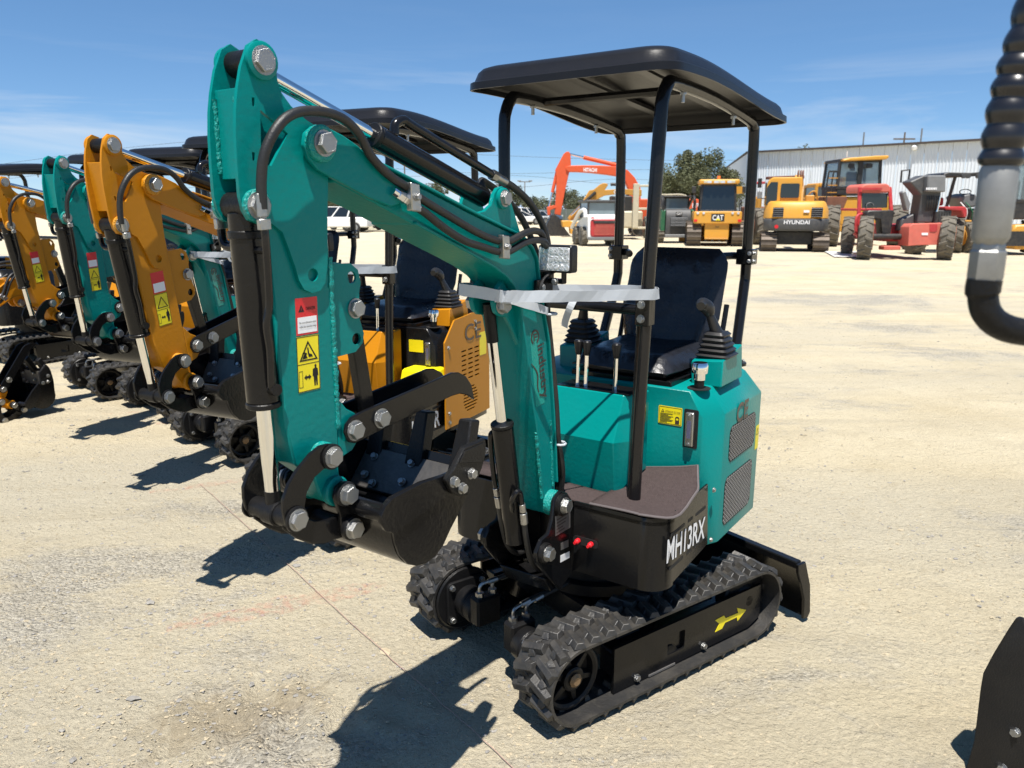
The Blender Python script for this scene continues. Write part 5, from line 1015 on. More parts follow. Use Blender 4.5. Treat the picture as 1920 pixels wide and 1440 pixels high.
# ---- orange crawler excavator far left
hi = mthing('crawler_excavator', 'large orange excavator with high arched boom lettered HITACHI and black bucket', 'excavator', (9.8, 50.2, 0))
def zz(a, c, D=48.5, o=(9.8, 50.2)):
    p = at(960 + a / 4.174, 260 + c / 4.174, D); return (p[0] - o[0], p[2])
def flat(par, name, pts, D, th, m, o, bev=.02, zfn=zz):
    return MB().prism([zfn(*p) for p in pts], D - o[1] - th / 2, D - o[1] + th / 2).build(name, m, par, bev)
ho = (9.8, 50.2)
flat(hi, 'stick', [(402, 122), (422, 104), (446, 104), (457, 130), (460, 215), (440, 290), (412, 420), (378, 600), (332, 590), (345, 420), (346, 300), (338, 245)], 48.5, .42, ORG, ho)
bb = flat(hi, 'bucket', [(330, 588), (300, 602), (268, 670), (264, 710), (280, 745), (330, 765), (455, 762), (412, 706), (368, 622)], 48.5, 1.3, MBK, ho, .03)
flat(hi, 'bucket_link', [(272, 535), (330, 520), (345, 540), (300, 560), (298, 600), (278, 600)], 48.5, .5, ORG, ho)
bmo = flat(hi, 'boom', [(452, 212), (560, 210), (700, 212), (850, 222), (905, 252), (955, 305), (1000, 385), (1004, 560), (925, 560), (915, 420), (880, 330), (845, 300), (740, 284), (600, 268), (500, 262), (452, 262), (420, 250), (418, 222)], 48.5, .6, ORG, ho, .03)
text(bmo, 'HITACHI', WTXT, (zz(555, 258)[0], 48.5 - ho[1] - .31, zz(555, 258)[1]), (1, 0, -.035), (0, 0, 1), .30, 'lettering', zz(660, 0)[0] - zz(555, 0)[0], .03)
def rod(par, name, a, c, r, m, D=48.5, o=ho, off=0, zfn=zz): p, q = zfn(*a), zfn(*c); return MB().cyl((p[0], D - o[1] + off, p[1]), (q[0], D - o[1] + off, q[1]), r, 14).build(name, m, par)
rod(hi, 'cylinder_rod', (450, 120), (565, 148), .06, CHROME); rod(hi, 'stick_cylinder', (560, 147), (850, 215), .12, ORG); rod(hi, 'bucket_cylinder', (352, 258), (316, 420), .10, ORG); rod(hi, 'cylinder_rod', (316, 420), (290, 530), .06, CHROME)
for q in ((-.22, (800, 290)), (.22, (800, 290))): rod(hi, 'boom_cylinder', (870, 420), (835, 270), .10, ORG, off=q[0] * 2)
hb = MB().prism([zz(1000, 470), zz(1480, 470), zz(1490, 500), zz(1490, 625), zz(1380, 650), zz(1000, 650)], -1.0, 1.5).build('house', ORG, hi, .06); text(hb, 'HITACHI', WTXT, (zz(1428, 540)[0], -1.02, zz(1428, 540)[1]), (1, 0, 0), (0, 0, 1), .38, 'lettering', 1.1, .03)
cb_ = MB().prism([zz(925, 400), zz(1000, 400), zz(1005, 560), zz(905, 560), zz(905, 440)], -1.6, -.7).build('cab', MBK, hi, .05); MB().prism([zz(933, 412), zz(985, 412), zz(985, 520), zz(915, 520), zz(915, 445)], -1.62, -1.605).build('cab_window', GLT, cb_)
crawler(hi, -.9, .0, 0, 1, .9); XF.append(Matrix.Translation((1.5, -1.4, 0)) @ Matrix.Rotation(R(-90), 4, 'Z')); crawler(hi, -.3, .3, -3.2, 1.3, .95); XF.pop(); XF.append(Matrix.Translation((1.5, 1.4, 0)) @ Matrix.Rotation(R(-90), 4, 'Z')); crawler(hi, -.3, .3, -3.2, 1.3, .95); XF.pop()
# ---- yellow excavator behind it
yo = (9.0, 46.6); ye = mthing('crawler_excavator', 'yellow excavator with bent CAT boom and bucket on the ground beside the orange arm', 'excavator', (9.0, 46.6, 0))
z2 = lambda a, c: zz(a, c, 46.6, yo)
ybm = flat(ye, 'boom', [(690, 358), (715, 348), (742, 352), (748, 366), (722, 402), (850, 394), (1010, 400), (1010, 450), (850, 432), (722, 446), (668, 474), (640, 470), (640, 400)], 46.6, .5, OYD, yo, .02, z2); text(ybm, 'CAT', WTXT, (z2(792, 430)[0], -.26, z2(792, 430)[1]), (1, 0, .03), (0, 0, 1), .26, 'lettering', .40, .03)
flat(ye, 'stick', [(640, 398), (672, 460), (600, 560), (530, 620), (450, 640), (436, 622), (450, 602), (540, 512), (605, 405)], 46.6, .4, OYD, yo, .02, z2); rod(ye, 'cylinder_rod', (458, 602), (540, 520), .05, CHROME, 46.6, yo, -.3, z2); rod(ye, 'bucket_cylinder', (540, 520), (650, 420), .09, MBK, 46.6, yo, -.3, z2); rod(ye, 'stick_cylinder', (772, 358), (850, 358), .09, MBK, 46.6, yo, 0, z2)
flat(ye, 'bucket', [(385, 642), (445, 640), (470, 650), (552, 655), (552, 722), (505, 748), (452, 742), (448, 692), (392, 690)], 46.6, 1.1, OY, yo, .03, z2)
MB().prism([z2(860, 500), z2(1000, 500), z2(1000, 640), z2(860, 640)], .2, 1.8).build('house', OYD, ye, .05); XF.append(Matrix.Translation((.2, 0, 0)) @ Matrix.Rotation(R(-90), 4, 'Z')); crawler(ye, -.9, -.4, -2.0, 1.6, .8); crawler(ye, -1.8 - .4, -1.8 + .1, -2.0, 1.6, .8); XF.pop()
# ---- cream forklift with twin mast
fo = mthing('forklift', 'cream coloured rough terrain forklift mast behind the canopy post', 'forklift', (6.75, 42.0, 0))
zf = lambda a, c: (at(960 + a / 4.174, 0, 42)[0] - 6.75, at(0, 260 + c / 4.174, 42)[2])
for (a, c) in ((1003, 1050), (1128, 1148), (1168, 1190)): MB().box(zf(a, 0)[0], zf(c, 0)[0], 0, .25, zf(0, 700)[1], zf(0, 352)[1]).build('mast_post', CRM, fo, .02)
for zc in (360, 540, 690): MB().box(zf(1003, 0)[0], zf(1190, 0)[0], .05, .2, zf(0, zc + 18)[1], zf(0, zc)[1]).build('mast_crossbar', CRM, fo, .02)
MB().box(-1.6, .3, .4, 2.8, .6, 1.5).build('chassis', CRM, fo, .08); tyre(fo, (.95, 1.0, .6), .6, .45, 14, rim=RUST); tyre(fo, (-1.35, .6, .6), .6, .45, 14, rim=RUST); tyre(fo, (.95, 2.6, .6), .6, .45, 14, rim=RUST)
MB().tube([(.6, .3, 1.9), (.7, .3, 2.3), (1.6, .5, 2.35), (2.6, .6, 2.30), (2.7, .6, 1.7)], .04, 8, 4).build('guard_rail', CRM, fo)
MB().box(-1.3, -.2, 1.0, 2.4, 1.5, 2.3).build('cab', MBK, fo, .05)
# ---- big wheel loader
zw = lambda a, c, D=35, o=(16.0, 35): (at(1400 + a / 3.692, 0, D)[0] - o[0], at(0, 260 + c / 3.692, D)[2])
wl = mthing('wheel_loader', 'big wheel loader with tall black cab and yellow roof behind the red telehandler', 'wheel loader', (16.0, 35, 0))
x0, x1 = zw(738, 0)[0], zw(1066, 0)[0]; F = cabbox(wl, x0, x1, 0, 1.7, zw(0, 330)[1], zw(0, 160)[1], MBK, CLR, post=.12, taper=.05)
MB().box(x0 + .02, x1 - .02, .02, 1.68, zw(0, 392)[1], zw(0, 332)[1]).build('cab_base', MBK, wl, .03); MB().box((x0 + x1) / 2 - .10, (x0 + x1) / 2 + .10, -.02, .06, zw(0, 330)[1], zw(0, 160)[1]).build('centre_post', MBK, F); seat_in(wl, (x0 + x1) / 2, .8, zw(0, 345)[1])
MB().prism([zw(750, 150), zw(800, 134), zw(1000, 120), zw(1080, 118), zw(1082, 134), zw(1060, 146), zw(760, 158)], -.25, 1.95).build('cab_roof', OY, wl, .04)
tyre(wl, (zw(700, 0)[0], -.3, .88), .90, .75, 16, (.9, -.38, 0)); tyre(wl, (zw(590, 0)[0], 2.6, .86), .88, .7, 16, (.9, -.38, 0)); tyre(wl, (zw(1190, 0)[0], -.3, .88), .90, .75, 16, (.9, -.38, 0))
MB().prism([zw(645, 402), zw(792, 402), zw(800, 420), zw(780, 480), zw(640, 520)], -.4, .5).build('fender', RUST, wl, .02); MB().box(zw(720, 0)[0], zw(1150, 0)[0], .1, 2.8, .9, zw(0, 400)[1]).build('chassis', OY, wl, .06)
for xx in (655, 690): MB().tube([(zw(xx, 0)[0], -.1, zw(0, 400)[1]), (zw(xx + 12, 0)[0], -.1, zw(0, 240)[1]), (zw(xx + 30, 0)[0], -.1, zw(0, 228)[1]), (zw(740, 0)[0], 0, zw(0, 230)[1])], .035, 8, 3).build('hand_rail', MBK, wl)
for yy in (270, 320, 370): MB().box(zw(668, 0)[0], zw(735, 0)[0], -.15, .1, zw(0, yy + 6)[1], zw(0, yy)[1]).build('step', OYD, wl)
for xx in (825, 955): MB().prism(rrect(zw(xx, 0)[0] - .14, zw(xx, 0)[0] + .14, zw(0, 205)[1], zw(0, 172)[1], .05, 3), -.14, -.08).build('mirror', MBK, wl, .02)
MB().cyl((zw(828, 0)[0], .5, zw(0, 122)[1]), (zw(828, 0)[0], .5, zw(0, 80)[1]), .02, 6).build('antenna', WPT, wl)
# ---- red telehandler
to = (13.0, 25.6); te = mthing('telehandler', 'faded red telehandler with dark telescopic boom and four dusty tyres', 'telehandler', (13.0, 25.6, 0))
zt = lambda a, c, D=25.6: (at(1400 + a / 3.692, 260 + c / 3.692, D)[0] - 13.0, at(1400 + a / 3.692, 260 + c / 3.692, D)[2])
tyre(te, (zt(885, 0)[0], -.05, .68), .70, .44, 15, (.9, -.40, 0), RUST); tyre(te, (zt(1437, 0)[0], -.25, .68), .70, .46, 15, (.9, -.46, 0), RUST); tyre(te, (zt(775, 0, 28.4)[0], 2.9, .66), .68, .42, 15, (.9, -.42, 0), rim=RUST); tyre(te, (zt(1255, 0, 28.4)[0], 2.9, .66), .68, .42, 15, rim=RDM)
cbn = MB()
for (p, q) in (((835, 330), (800, 690)), ((1045, 330), (1035, 500))): cbn.hexa([(zt(*q)[0] - .05, .3, zt(*q)[1]), (zt(*q)[0] + .06, .3, zt(*q)[1]), (zt(*q)[0] + .06, .4, zt(*q)[1]), (zt(*q)[0] - .05, .4, zt(*q)[1])], [(zt(*p)[0] - .05, .5, zt(*p)[1]), (zt(*p)[0] + .06, .5, zt(*p)[1]), (zt(*p)[0] + .06, .6, zt(*p)[1]), (zt(*p)[0] - .05, .6, zt(*p)[1])])
cf = cbn.build('cab_frame', RDM, te, .02)
MB().prism([zt(838, 372), zt(842, 325), zt(870, 310), zt(1015, 308), zt(1040, 322), zt(1045, 372)], .45, 1.7).build('cab_roof', RDF, te, .04)
cw_ = MB().prism([zt(845, 375), zt(1028, 375), zt(1020, 478), zt(845, 482)], .48, .52).build('front_screen', GLS, te)
MB().tube([(zt(895, 468)[0] + .12 * math.cos(a), .44, zt(895, 462)[1] + .09 * math.sin(a)) for a in [k * .55 for k in range(8)]], .012, 6).build('steering_wheel', MGY, cw_)
MB().box(zt(848, 0)[0], zt(1035, 0)[0], .46, 1.7, zt(0, 500)[1], zt(0, 482)[1]).build('cab_sill', RDM, te, .02)
MB().prism([zt(838, 510), zt(860, 497), zt(1025, 495), zt(1045, 520), zt(1030, 525), zt(1010, 660), zt(945, 660), zt(935, 560), zt(838, 545)], .1, .5).build('step_cover', MBK, te, .03)
bx_ = MB(); bx_.prism([zt(1110, 300), zt(1210, 255), zt(1330, 255), zt(1325, 370), zt(1300, 580), zt(1160, 580), zt(1190, 390)], -.2, .4); te_b = bx_.build('boom', DGY, te, .03)
hb_ = MB().prism([zt(1205, 258), zt(1328, 258), zt(1325, 372), zt(1200, 368)], -.45, .1).build('boom_head', MGY, te, .03); [MB().box(zt(1230 + k * 11, 0)[0], zt(1237 + k * 11, 0)[0], -.462, -.455, zt(0, 356)[1], zt(0, 341)[1]).build('print_mark', WTXT, hb_) for k in range(7)]
MB().prism([zt(1065, 370), zt(1090, 360), zt(1125, 450), zt(1115, 500), zt(1095, 500)], -.1, .15).build('hose_guard', MGY, te, .03); MB().prism([zt(1062, 640), zt(1075, 560), zt(1160, 520), zt(1160, 600)], 0, .4).build('boom_shoulder', DGY, te, .03)
MB().cyl((zt(1285, 510)[0], -.3, zt(0, 580)[1]), (zt(1285, 510)[0], -.3, zt(0, 505)[1]), .09, 14).build('pivot_pin', MBK, te); MB().cyl((zt(1300, 400)[0], -.25, zt(0, 510)[1]), (zt(1310, 400)[0], -.25, zt(0, 400)[1]), .035, 10).build('tilt_rod', CHROME, te)
be = MB().prism([zt(1060, 735), zt(1068, 610), zt(1090, 588), zt(1340, 580), zt(1365, 605), zt(1358, 728), zt(1120, 732), zt(1060, 738)], -.55, .15).build('front_beam', RDF, te, .05)
MB().prism([zt(1205, 640), zt(1205, 590), zt(1255, 590), zt(1255, 630), zt(1240, 642)], -.565, -.55).build('beam_notch', RDM, be); MB().prism([zt(1150, 664), zt(1150, 648), zt(1192, 648), zt(1192, 664)], -.565, -.552).build('plate_sticker', WTXT, be); MB().box(zt(1000, 0)[0], zt(1118, 0)[0], -.3, .1, zt(0, 768)[1], zt(0, 740)[1]).build('step_bar', RDF, te, .02)
MB().cyl((zt(940, 0)[0], 0, .72), (zt(1400, 0)[0], 0, .72), .10, 14).build('front_axle', MBK, te); MB().box(zt(1060, 0)[0], zt(1330, 0)[0], .4, 3.2, .55, 1.1).build('chassis', RDM, te, .05)
for (a, c) in ((765, 650), (800, 690)): MB().tube([(zt(a, c)[0], .2, zt(a, c)[1]), (zt(a + 20, c + 20)[0], .15, zt(a, c + 15)[1])], .08, 8).build('fender_bar', RDM, te)
gd = MB().tube([(zt(1130, 300)[0], .6, zt(0, 300)[1]), (zt(1138, 212)[0], .6, zt(0, 216)[1]), (zt(1195, 210)[0], .6, zt(0, 208)[1]), (zt(1185, 280)[0], .6, zt(0, 280)[1])], .035, 8).build('guard_loop', MBK, te)
# ---- red tractor with roll bar canopy
tr_ = mthing('tractor', 'red tractor with open roll bar canopy right of the telehandler', 'tractor', (17.2, 29.5, 0))
zr = lambda a, c, D=29.5: (at(1400 + a / 3.692, 260 + c / 3.692, D)[0] - 17.2, at(1400 + a / 3.692, 260 + c / 3.692, D)[2])
MB().prism([zr(1362, 245), zr(1400, 232), zr(1560, 236), zr(1650, 228), zr(1660, 250), zr(1560, 262), zr(1365, 268)], 0, 1.5).build('canopy', MBK, tr_, .03)
for a, c in (((1385, 262), (1362, 400)), ((1465, 262), (1425, 470)), ((1640, 250), (1650, 480))): MB().cyl((zr(*a)[0], .2, zr(*a)[1]), (zr(*c)[0], .4, zr(*c)[1]), .06, 10).build('roll_bar', MBK, tr_)
for xx in (1500, 1530, 1600): MB().cyl((zr(xx, 258)[0], -.08, zr(xx, 258)[1]), (zr(xx, 258)[0], .02, zr(xx, 258)[1]), .09, 12).build('work_light', DGY, tr_)
MB().prism([zr(1312, 470), zr(1450, 470), zr(1465, 490), zr(1462, 540), zr(1440, 545), zr(1425, 500), zr(1312, 490)], -.6, .3).build('hood', RDM, tr_, .03); lf = MB().box(zr(1312, 0)[0], zr(1425, 0)[0], -.55, .2, zr(0, 600)[1], zr(0, 495)[1]).build('radiator_grille', DGY, tr_, .02)
for i in range(6): MB().box(zr(1318 + i * 18, 0)[0], zr(1326 + i * 18, 0)[0], -.58, -.552, zr(0, 590)[1], zr(0, 505)[1]).build('grille_bar', MBK, lf)
MB().prism([zr(1368, 410), zr(1418, 405), zr(1415, 462), zr(1365, 465)], .5, .8).build('seat', RDM, tr_, .04); MB().prism([zr(1490, 400), zr(1560, 378), zr(1620, 388), zr(1625, 470), zr(1530, 480)], .2, 1.2).build('cowling', MGY, tr_, .06)
MB().tube([(zr(1545, 368)[0] + .22 * math.cos(k * .6), .3, zr(0, 368)[1] + .10 * math.sin(k * .6)) for k in range(11)], .018, 6).build('steering_wheel', MBK, tr_)
tyre(tr_, (zr(1538, 0)[0], 0, .62), .64, .45, 14, (.9, -.5, 0), rim=OYD); tyre(tr_, (zr(1700, 0)[0], .6, .8), .82, .5, 14, rim=OYD); tyre(tr_, (zr(1420, 0)[0], 2.2, .5), .5, .4, 14, rim=OYD)
MB().box(zr(1500, 0)[0], zr(1720, 0)[0], .2, 1.5, .55, zr(0, 565)[1]).build('chassis', OYD, tr_, .03)
for k in range(3): MB().tube([(zr(1490 + k * 18, 440)[0], .1, zr(0, 440)[1]), (zr(1520 + k * 18, 500)[0], -.05, zr(0, 500)[1]), (zr(1515 + k * 20, 560)[0], 0, zr(0, 560)[1])], .025, 6, 4).build('loader_hose', (WPT, MBK, GRN)[k], tr_)
# ---- backhoe at the right edge
bh = mthing('backhoe', 'yellow backhoe with black cab cut off by the right edge', 'backhoe', (18.6, 28, 0))
zb_ = lambda a, c, D=28: (at(1400 + a / 3.692, 260 + c / 3.692, D)[0] - 18.6, at(1400 + a / 3.692, 260 + c / 3.692, D)[2])
cabbox(bh, zb_(1868, 0)[0], zb_(2180, 0)[0], 0, 1.6, zb_(0, 420)[1], zb_(0, 170)[1], MBK, CLR, post=.12); MB().box(zb_(1868, 0)[0], zb_(2180, 0)[0], .02, 1.6, zb_(0, 560)[1], zb_(0, 425)[1]).build('cab_base', MBK, bh, .03); seat_in(bh, zb_(1960, 0)[0], .5, zb_(0, 440)[1])
MB().prism([zb_(1800, 640), zb_(1830, 595), zb_(2100, 590), zb_(2100, 760), zb_(1830, 765)], -.3, .6).build('frame', OY, bh, .05); MB().box(zb_(1840, 0)[0], zb_(1990, 0)[0], -.35, -.31, zb_(0, 740)[1], zb_(0, 640)[1]).build('opening', MBK, bh)
tyre(bh, (zb_(2150, 0)[0], .4, .7), .72, .5, 14); tyre(bh, (zb_(1790, 0)[0], 1.5, .55), .58, .4, 14)
# ---- older yellow dozer and rust brown scraper behind
yd = mthing('old_dozer', 'older yellow machine with cab between the excavator and the big wheel loader', 'dozer', (15.4, 40, 0))
zd = lambda a, c, D=40: (at(1400 + a / 3.692, 260 + c / 3.692, D)[0] - 15.4, at(1400 + a / 3.692, 260 + c / 3.692, D)[2])
cabbox(yd, zd(505, 0)[0], zd(660, 0)[0], 0, 1.6, zd(0, 400)[1], zd(0, 335)[1], OY, GLT, post=.14); MB().prism([zd(498, 330), zd(505, 306), zd(665, 304), zd(670, 330)], -.15, 1.7).build('cab_roof', OY, yd, .03); MB().box(zd(500, 0)[0], zd(720, 0)[0], .05, 2.5, .6, zd(0, 405)[1]).build('hood', OY, yd, .05); MB().box(zd(690, 0)[0], zd(730, 0)[0], .0, .6, zd(0, 420)[1], zd(0, 265)[1]).build('stack_box', OY, yd, .03)
MB().box(zd(585, 0)[0], zd(660, 0)[0], -1.2, .1, .5, zd(0, 450)[1]).build('fender', OY, yd, .05); tyre(yd, (zd(575, 0)[0], -.9, .75), .78, .5, 14)
ru = mthing('scraper', 'rust brown machine frame partly hidden behind the orange yellow excavator', 'scraper', (12.2, 37, 0))
zu = lambda a, c, D=37: (at(1400 + a / 3.692, 260 + c / 3.692, D)[0] - 12.2, at(1400 + a / 3.692, 260 + c / 3.692, D)[2])
MB().prism([zu(150, 262), zu(400, 252), zu(402, 275), zu(150, 282)], 0, .4).build('top_beam', RUST, ru, .02); MB().prism([zu(50, 300), zu(130, 296), zu(130, 312), zu(62, 316), zu(62, 520), zu(50, 520)], 0, .3).build('frame', RDM, ru, .02); MB().box(zu(380, 0)[0], zu(400, 0)[0], 0, .3, zu(0, 500)[1], zu(0, 262)[1]).build('frame_post', RUST, ru, .02); MB().box(zu(85, 0)[0], zu(130, 0)[0], -.2, .8, .6, zu(0, 400)[1]).build('tank', OYD, ru, .1); tyre(ru, (zu(95, 0)[0], -.5, .8), .85, .55, 14, rim=RUST); MB().box(zu(100, 0)[0], zu(400, 0)[0], .1, 2.5, .7, zu(0, 470)[1]).build('body', RUST, ru, .05)
MB().cyl((zu(112, 0)[0], 0, zu(0, 340)[1]), (zu(112, 0)[0], 0, zu(0, 275)[1]), .09, 10).build('exhaust_stack', MBK, ru)

# ---- extra fittings on the parked machines
for sx in (-1, 1):
    MB().tube([(sx * .98, .2, 1.5), (sx * .98, .2, 2.0), (sx * .98, .9, 2.0), (sx * .98, .9, 1.5)], .022, 6).build('hand_rail', MBK, d)
    MB().tube([(sx * .88, .1, 2.2), (sx * 1.05, .05, 2.25), (sx * 1.06, .05, 2.45)], .015, 6).build('mirror_arm', MBK, d); MB().box(sx * 1.06 - .09, sx * 1.06 + .09, .02, .06, 2.28, 2.56).build('mirror', MBK, d, .01)
    MB().box(sx * .93 - .07, sx * .93 + .07, -.08, -.05, 1.06, 1.16).build('tail_lamp', RED, d)
    MB().tube([(sx * 1.05, .5, 1.85), (sx * 1.05, .5, 2.05), (sx * 1.05, 1.6, 2.05), (sx * 1.05, 1.6, 1.85)], .02, 6).build('hand_rail', MBK, h) if sx > 0 else None
    MB().box(sx * .55 - .06, sx * .55 + .06, -.20, -.165, 1.20, 1.26).build('tail_lamp', RED, s_); MB().tube([(sx * .62, .32, 1.3), (sx * .62, .30, 1.86)], .03, 6).build('cab_post', DGY, s_)
MB().cyl((.62, .8, 1.9), (.62, .8, 2.25), .05, 10).build('exhaust_stack', MBK, h); MB().cyl((.5, 2.3, 1.75), (.5, 2.3, 2.6), .06, 10).build('exhaust_stack', MBK, d)
for xx in (-.42, -.14, .14, .42): MB().box(xx - .09, xx + .09, .0, .03, 2.70, 2.80).build('roof_lamp', LENS, d)
for k in range(4): MB().box(-.5 + k * .3, -.42 + k * .3, .02, .30, .20, .34).build('tow_lug', MBK, d)
for k in range(5): MB().tube([(zt(1215 + k * 16, 400)[0], -.28, zt(0, 395)[1]), (zt(1212 + k * 17, 450)[0], -.34, zt(0, 440)[1]), (zt(1215 + k * 16, 520)[0], -.24, zt(0, 500)[1])], .018, 6, 4).build('boom_hose', MBK, te)
MB().box(zt(858, 0)[0], zt(1015, 0)[0], .40, .44, zt(0, 352)[1], zt(0, 338)[1]).build('roof_stripe', RDM, te); MB().tube([(zt(815, 520)[0], .2, zt(0, 520)[1]), (zt(770, 560)[0], .1, zt(0, 545)[1]), (zt(765, 640)[0], .1, zt(0, 640)[1])], .05, 8, 4).build('front_fender', RDM, te)
tp_o = MB().grid([[(at(u, v, 25.6 + 4 * (486 - v) / 10)[0], 25.2 + (486 - v) * .55, .025 + .03 * abs(noise.noise((u * .2, v, 0)))) for u in range(1562, 1634, 6)] for v in (484, 481, 478)]).build('tarp', WPT, None, smooth=0); tag(tp_o, 'small white tarp lying on the dirt left of the telehandler', 'tarp')

# ---- steel warehouse
CORR = mat('pale_steel_sheet', (.64, .68, .72), .5, .0, var=.05, vscale=.6); EAVE = mat('dark_eave', (.06, .045, .04), .6)
wh = empty('warehouse', (23.0, 78, 0), 0, 'long pale grey corrugated steel warehouse with dark roof edge', 'warehouse')
A0 = Vector((0, 0, 0)); A1 = Vector((26, -25.0, 0)); dv = (A1 - A0); Ln = dv.length; dv.normalize(); nv = Vector((dv.y, -dv.x, 0));
if nv.y > 0: nv = -nv
H0 = 6.9; npan = 34
for i in range(npan):
    a = A0 + dv * (Ln * i / npan); c = A0 + dv * (Ln * (i + 1) / npan - .03); b = MB(); w = (c - a).length; cs_ = []
    for k in range(4):
        s = k / 4 * w; cs_ += [a + dv * s, a + dv * (s + w * .17), a + dv * (s + w * .19) + nv * .06, a + dv * (s + w * .23) + nv * .06]
    cs_.append(c)
    for p, q in zip(cs_, cs_[1:]): b.add([p, q, q + Vector((0, 0, H0)), p + Vector((0, 0, H0))], [(0, 1, 2, 3)])
    b.build('wall_panel', CORR, wh, smooth=0)
G1 = Vector((2.2, 17, 0)); gd_ = (G1 - A0).normalized()
for i in range(10):
    a = A0.lerp(G1, i / 10); c = A0.lerp(G1, (i + .985) / 10); za, zc = H0 - .25 * i / 10 * 3.2, H0 - .25 * (i + 1) / 10 * 3.2
    MB().add([a, c, c + Vector((0, 0, zc)), a + Vector((0, 0, za))], [(0, 1, 2, 3)]).build('gable_panel', CORR, wh, smooth=0, solid=.05)
MB().add([A0 + Vector((0, 0, H0)) + nv * .35, A1 + Vector((0, 0, H0)) + nv * .35, A1 + Vector((0, 0, H0 + .16)) + nv * .35, A0 + Vector((0, 0, H0 + .16)) + nv * .35], [(0, 1, 2, 3)]).build('roof_edge', EAVE, wh, smooth=0, solid=.12)
MB().add([A0 + Vector((0, 0, H0)), G1 + Vector((0, 0, H0 - .8)), G1 + Vector((0, 0, H0 - .62)), A0 + Vector((0, 0, H0 + .16))], [(0, 1, 2, 3)]).build('gable_edge', EAVE, wh, smooth=0, solid=.12)
MB().add([A0 + Vector((0, 0, H0 + .15)) + nv * .4, A1 + Vector((0, 0, H0 + .15)) + nv * .4, A1 - nv * 14 + Vector((0, 0, H0 + .9)), G1 + Vector((0, 0, H0 - .6))], [(0, 1, 2, 3)]).build('roof', MGY, wh, smooth=0)
q = A0 + dv * (Ln * .66) + nv * .12
dr = MB().hexa([q + Vector((0, 0, 3.6)), q + dv * 7.5 + Vector((0, 0, 3.6)), q + dv * 7.5 + nv * .25 + Vector((0, 0, 3.6)), q + nv * .25 + Vector((0, 0, 3.6))], [q + Vector((0, 0, 3.85)), q + dv * 7.5 + Vector((0, 0, 3.85)), q + dv * 7.5 + nv * .25 + Vector((0, 0, 3.85)), q + nv * .25 + Vector((0, 0, 3.85))]).build('door_track', WPT, wh)
for f_ in (.30, .43, .60):
    p = A0 + dv * (Ln * f_) + Vector((0, 0, H0 + .15)); MB().cyl(p, p + Vector((0, 0, 1.1)), .06, 6).build('roof_vent_pipe', MGY, wh)
p = A0 + dv * (Ln * .42) + nv * .25 + Vector((0, 0, H0 - .5)); MB().lathe([(.05, 0), (.22, .05), (.26, .3), (.1, .45), (0, .45)], p, (0, 0, 1), 12).build('wall_lamp', WPT, wh)

# ---- cars parked far off
def car(u, v, D, L_, m, label, kind='suv', rz=0):
    p = at(u, v, D); e = empty('parked_car', (p[0], D, 0), rz, label, 'car', 'cars parked in the far lot'); h = L_ / 2
    if kind == 'suv': bodyp = [(-h, .35), (-h, .95), (-h + .1, 1.05), (h - 1.3, 1.08), (h - .25, .98), (h, .75), (h, .35)]; cab_ = [(-h + .12, 1.05), (-h + .3, 1.72), (h - 2.1, 1.78), (h - 1.25, 1.06)]
    elif kind == 'pickup': bodyp = [(-h, .45), (-h, 1.08), (h - 1.6, 1.10), (h - .2, 1.02), (h, .8), (h, .45)]; cab_ = [(-.55, 1.08), (-.45, 1.80), (h - 2.2, 1.84), (h - 1.5, 1.08)]
    else: bodyp = [(-h, .3), (-h, .75), (-h + .5, .88), (h - 1.2, .88), (h - .1, .7), (h, .3)]; cab_ = [(-h + .5, .86), (-h + 1.1, 1.36), (h - 2.2, 1.40), (h - 1.2, .86)]
    B = MB().prism(bodyp, -.92, .92).build('body', m, e, .07)
    if kind == 'suv': cab_ = cab_
    c_ = MB(); t = .14; c_.loft([[(x, (-.88 if True else 0), z) for x, z in []]] if False else [[(cab_[0][0], -.88, cab_[0][1]), (cab_[3][0], -.88, cab_[3][1]), (cab_[3][0], .88, cab_[3][1]), (cab_[0][0], .88, cab_[0][1])], [(cab_[1][0], -.74, cab_[1][1]), (cab_[2][0], -.74, cab_[2][1]), (cab_[2][0], .74, cab_[2][1]), (cab_[1][0], .74, cab_[1][1])]]); C_ = c_.build('cabin', GLS, e, .03)
    MB().box(cab_[1][0] - .02, cab_[2][0] + .02, -.76, .76, cab_[1][1] - .01, cab_[1][1] + .05).build('roof', m, e, .03)
    for f_ in (0, .36, .68, 1): 
        xa = cab_[0][0] + (cab_[3][0] - cab_[0][0]) * f_; xb = cab_[1][0] + (cab_[2][0] - cab_[1][0]) * f_
        for sy in (-1, 1): MB().hexa([(xa - .05, sy * .885, cab_[0][1]), (xa + .05, sy * .885, cab_[0][1]), (xa + .05, sy * .85, cab_[0][1]), (xa - .05, sy * .85, cab_[0][1])], [(xb - .05, sy * .75, cab_[1][1]), (xb + .05, sy * .75, cab_[1][1]), (xb + .05, sy * .71, cab_[1][1]), (xb - .05, sy * .71, cab_[1][1])]).build('pillar', m, C_)
    for sx in (-h + .85, h - .85):
        for sy in (-1, 1):
            w_ = MB().cyl((sx, sy * .72, .36), (sx, sy * .95, .36), .36, 20).build('wheel', MBK, e, .03); MB().cyl((sx, sy * .955, .36), (sx, sy * .965, .36), .21, 14).build('rim', ZINC, w_)
    MB().box(h - .12, h + .01, -.85, -.45, .68, .84).build('headlight', LENS, e); MB().box(h - .12, h + .01, .45, .85, .68, .84).build('headlight', LENS, e)
SLV = mat('silver_paint', (.42, .43, .44), .3, .3); DGR = mat('charcoal_paint', (.05, .052, .055), .3); BLU = mat('blue_paint', (.05, .09, .16), .3)
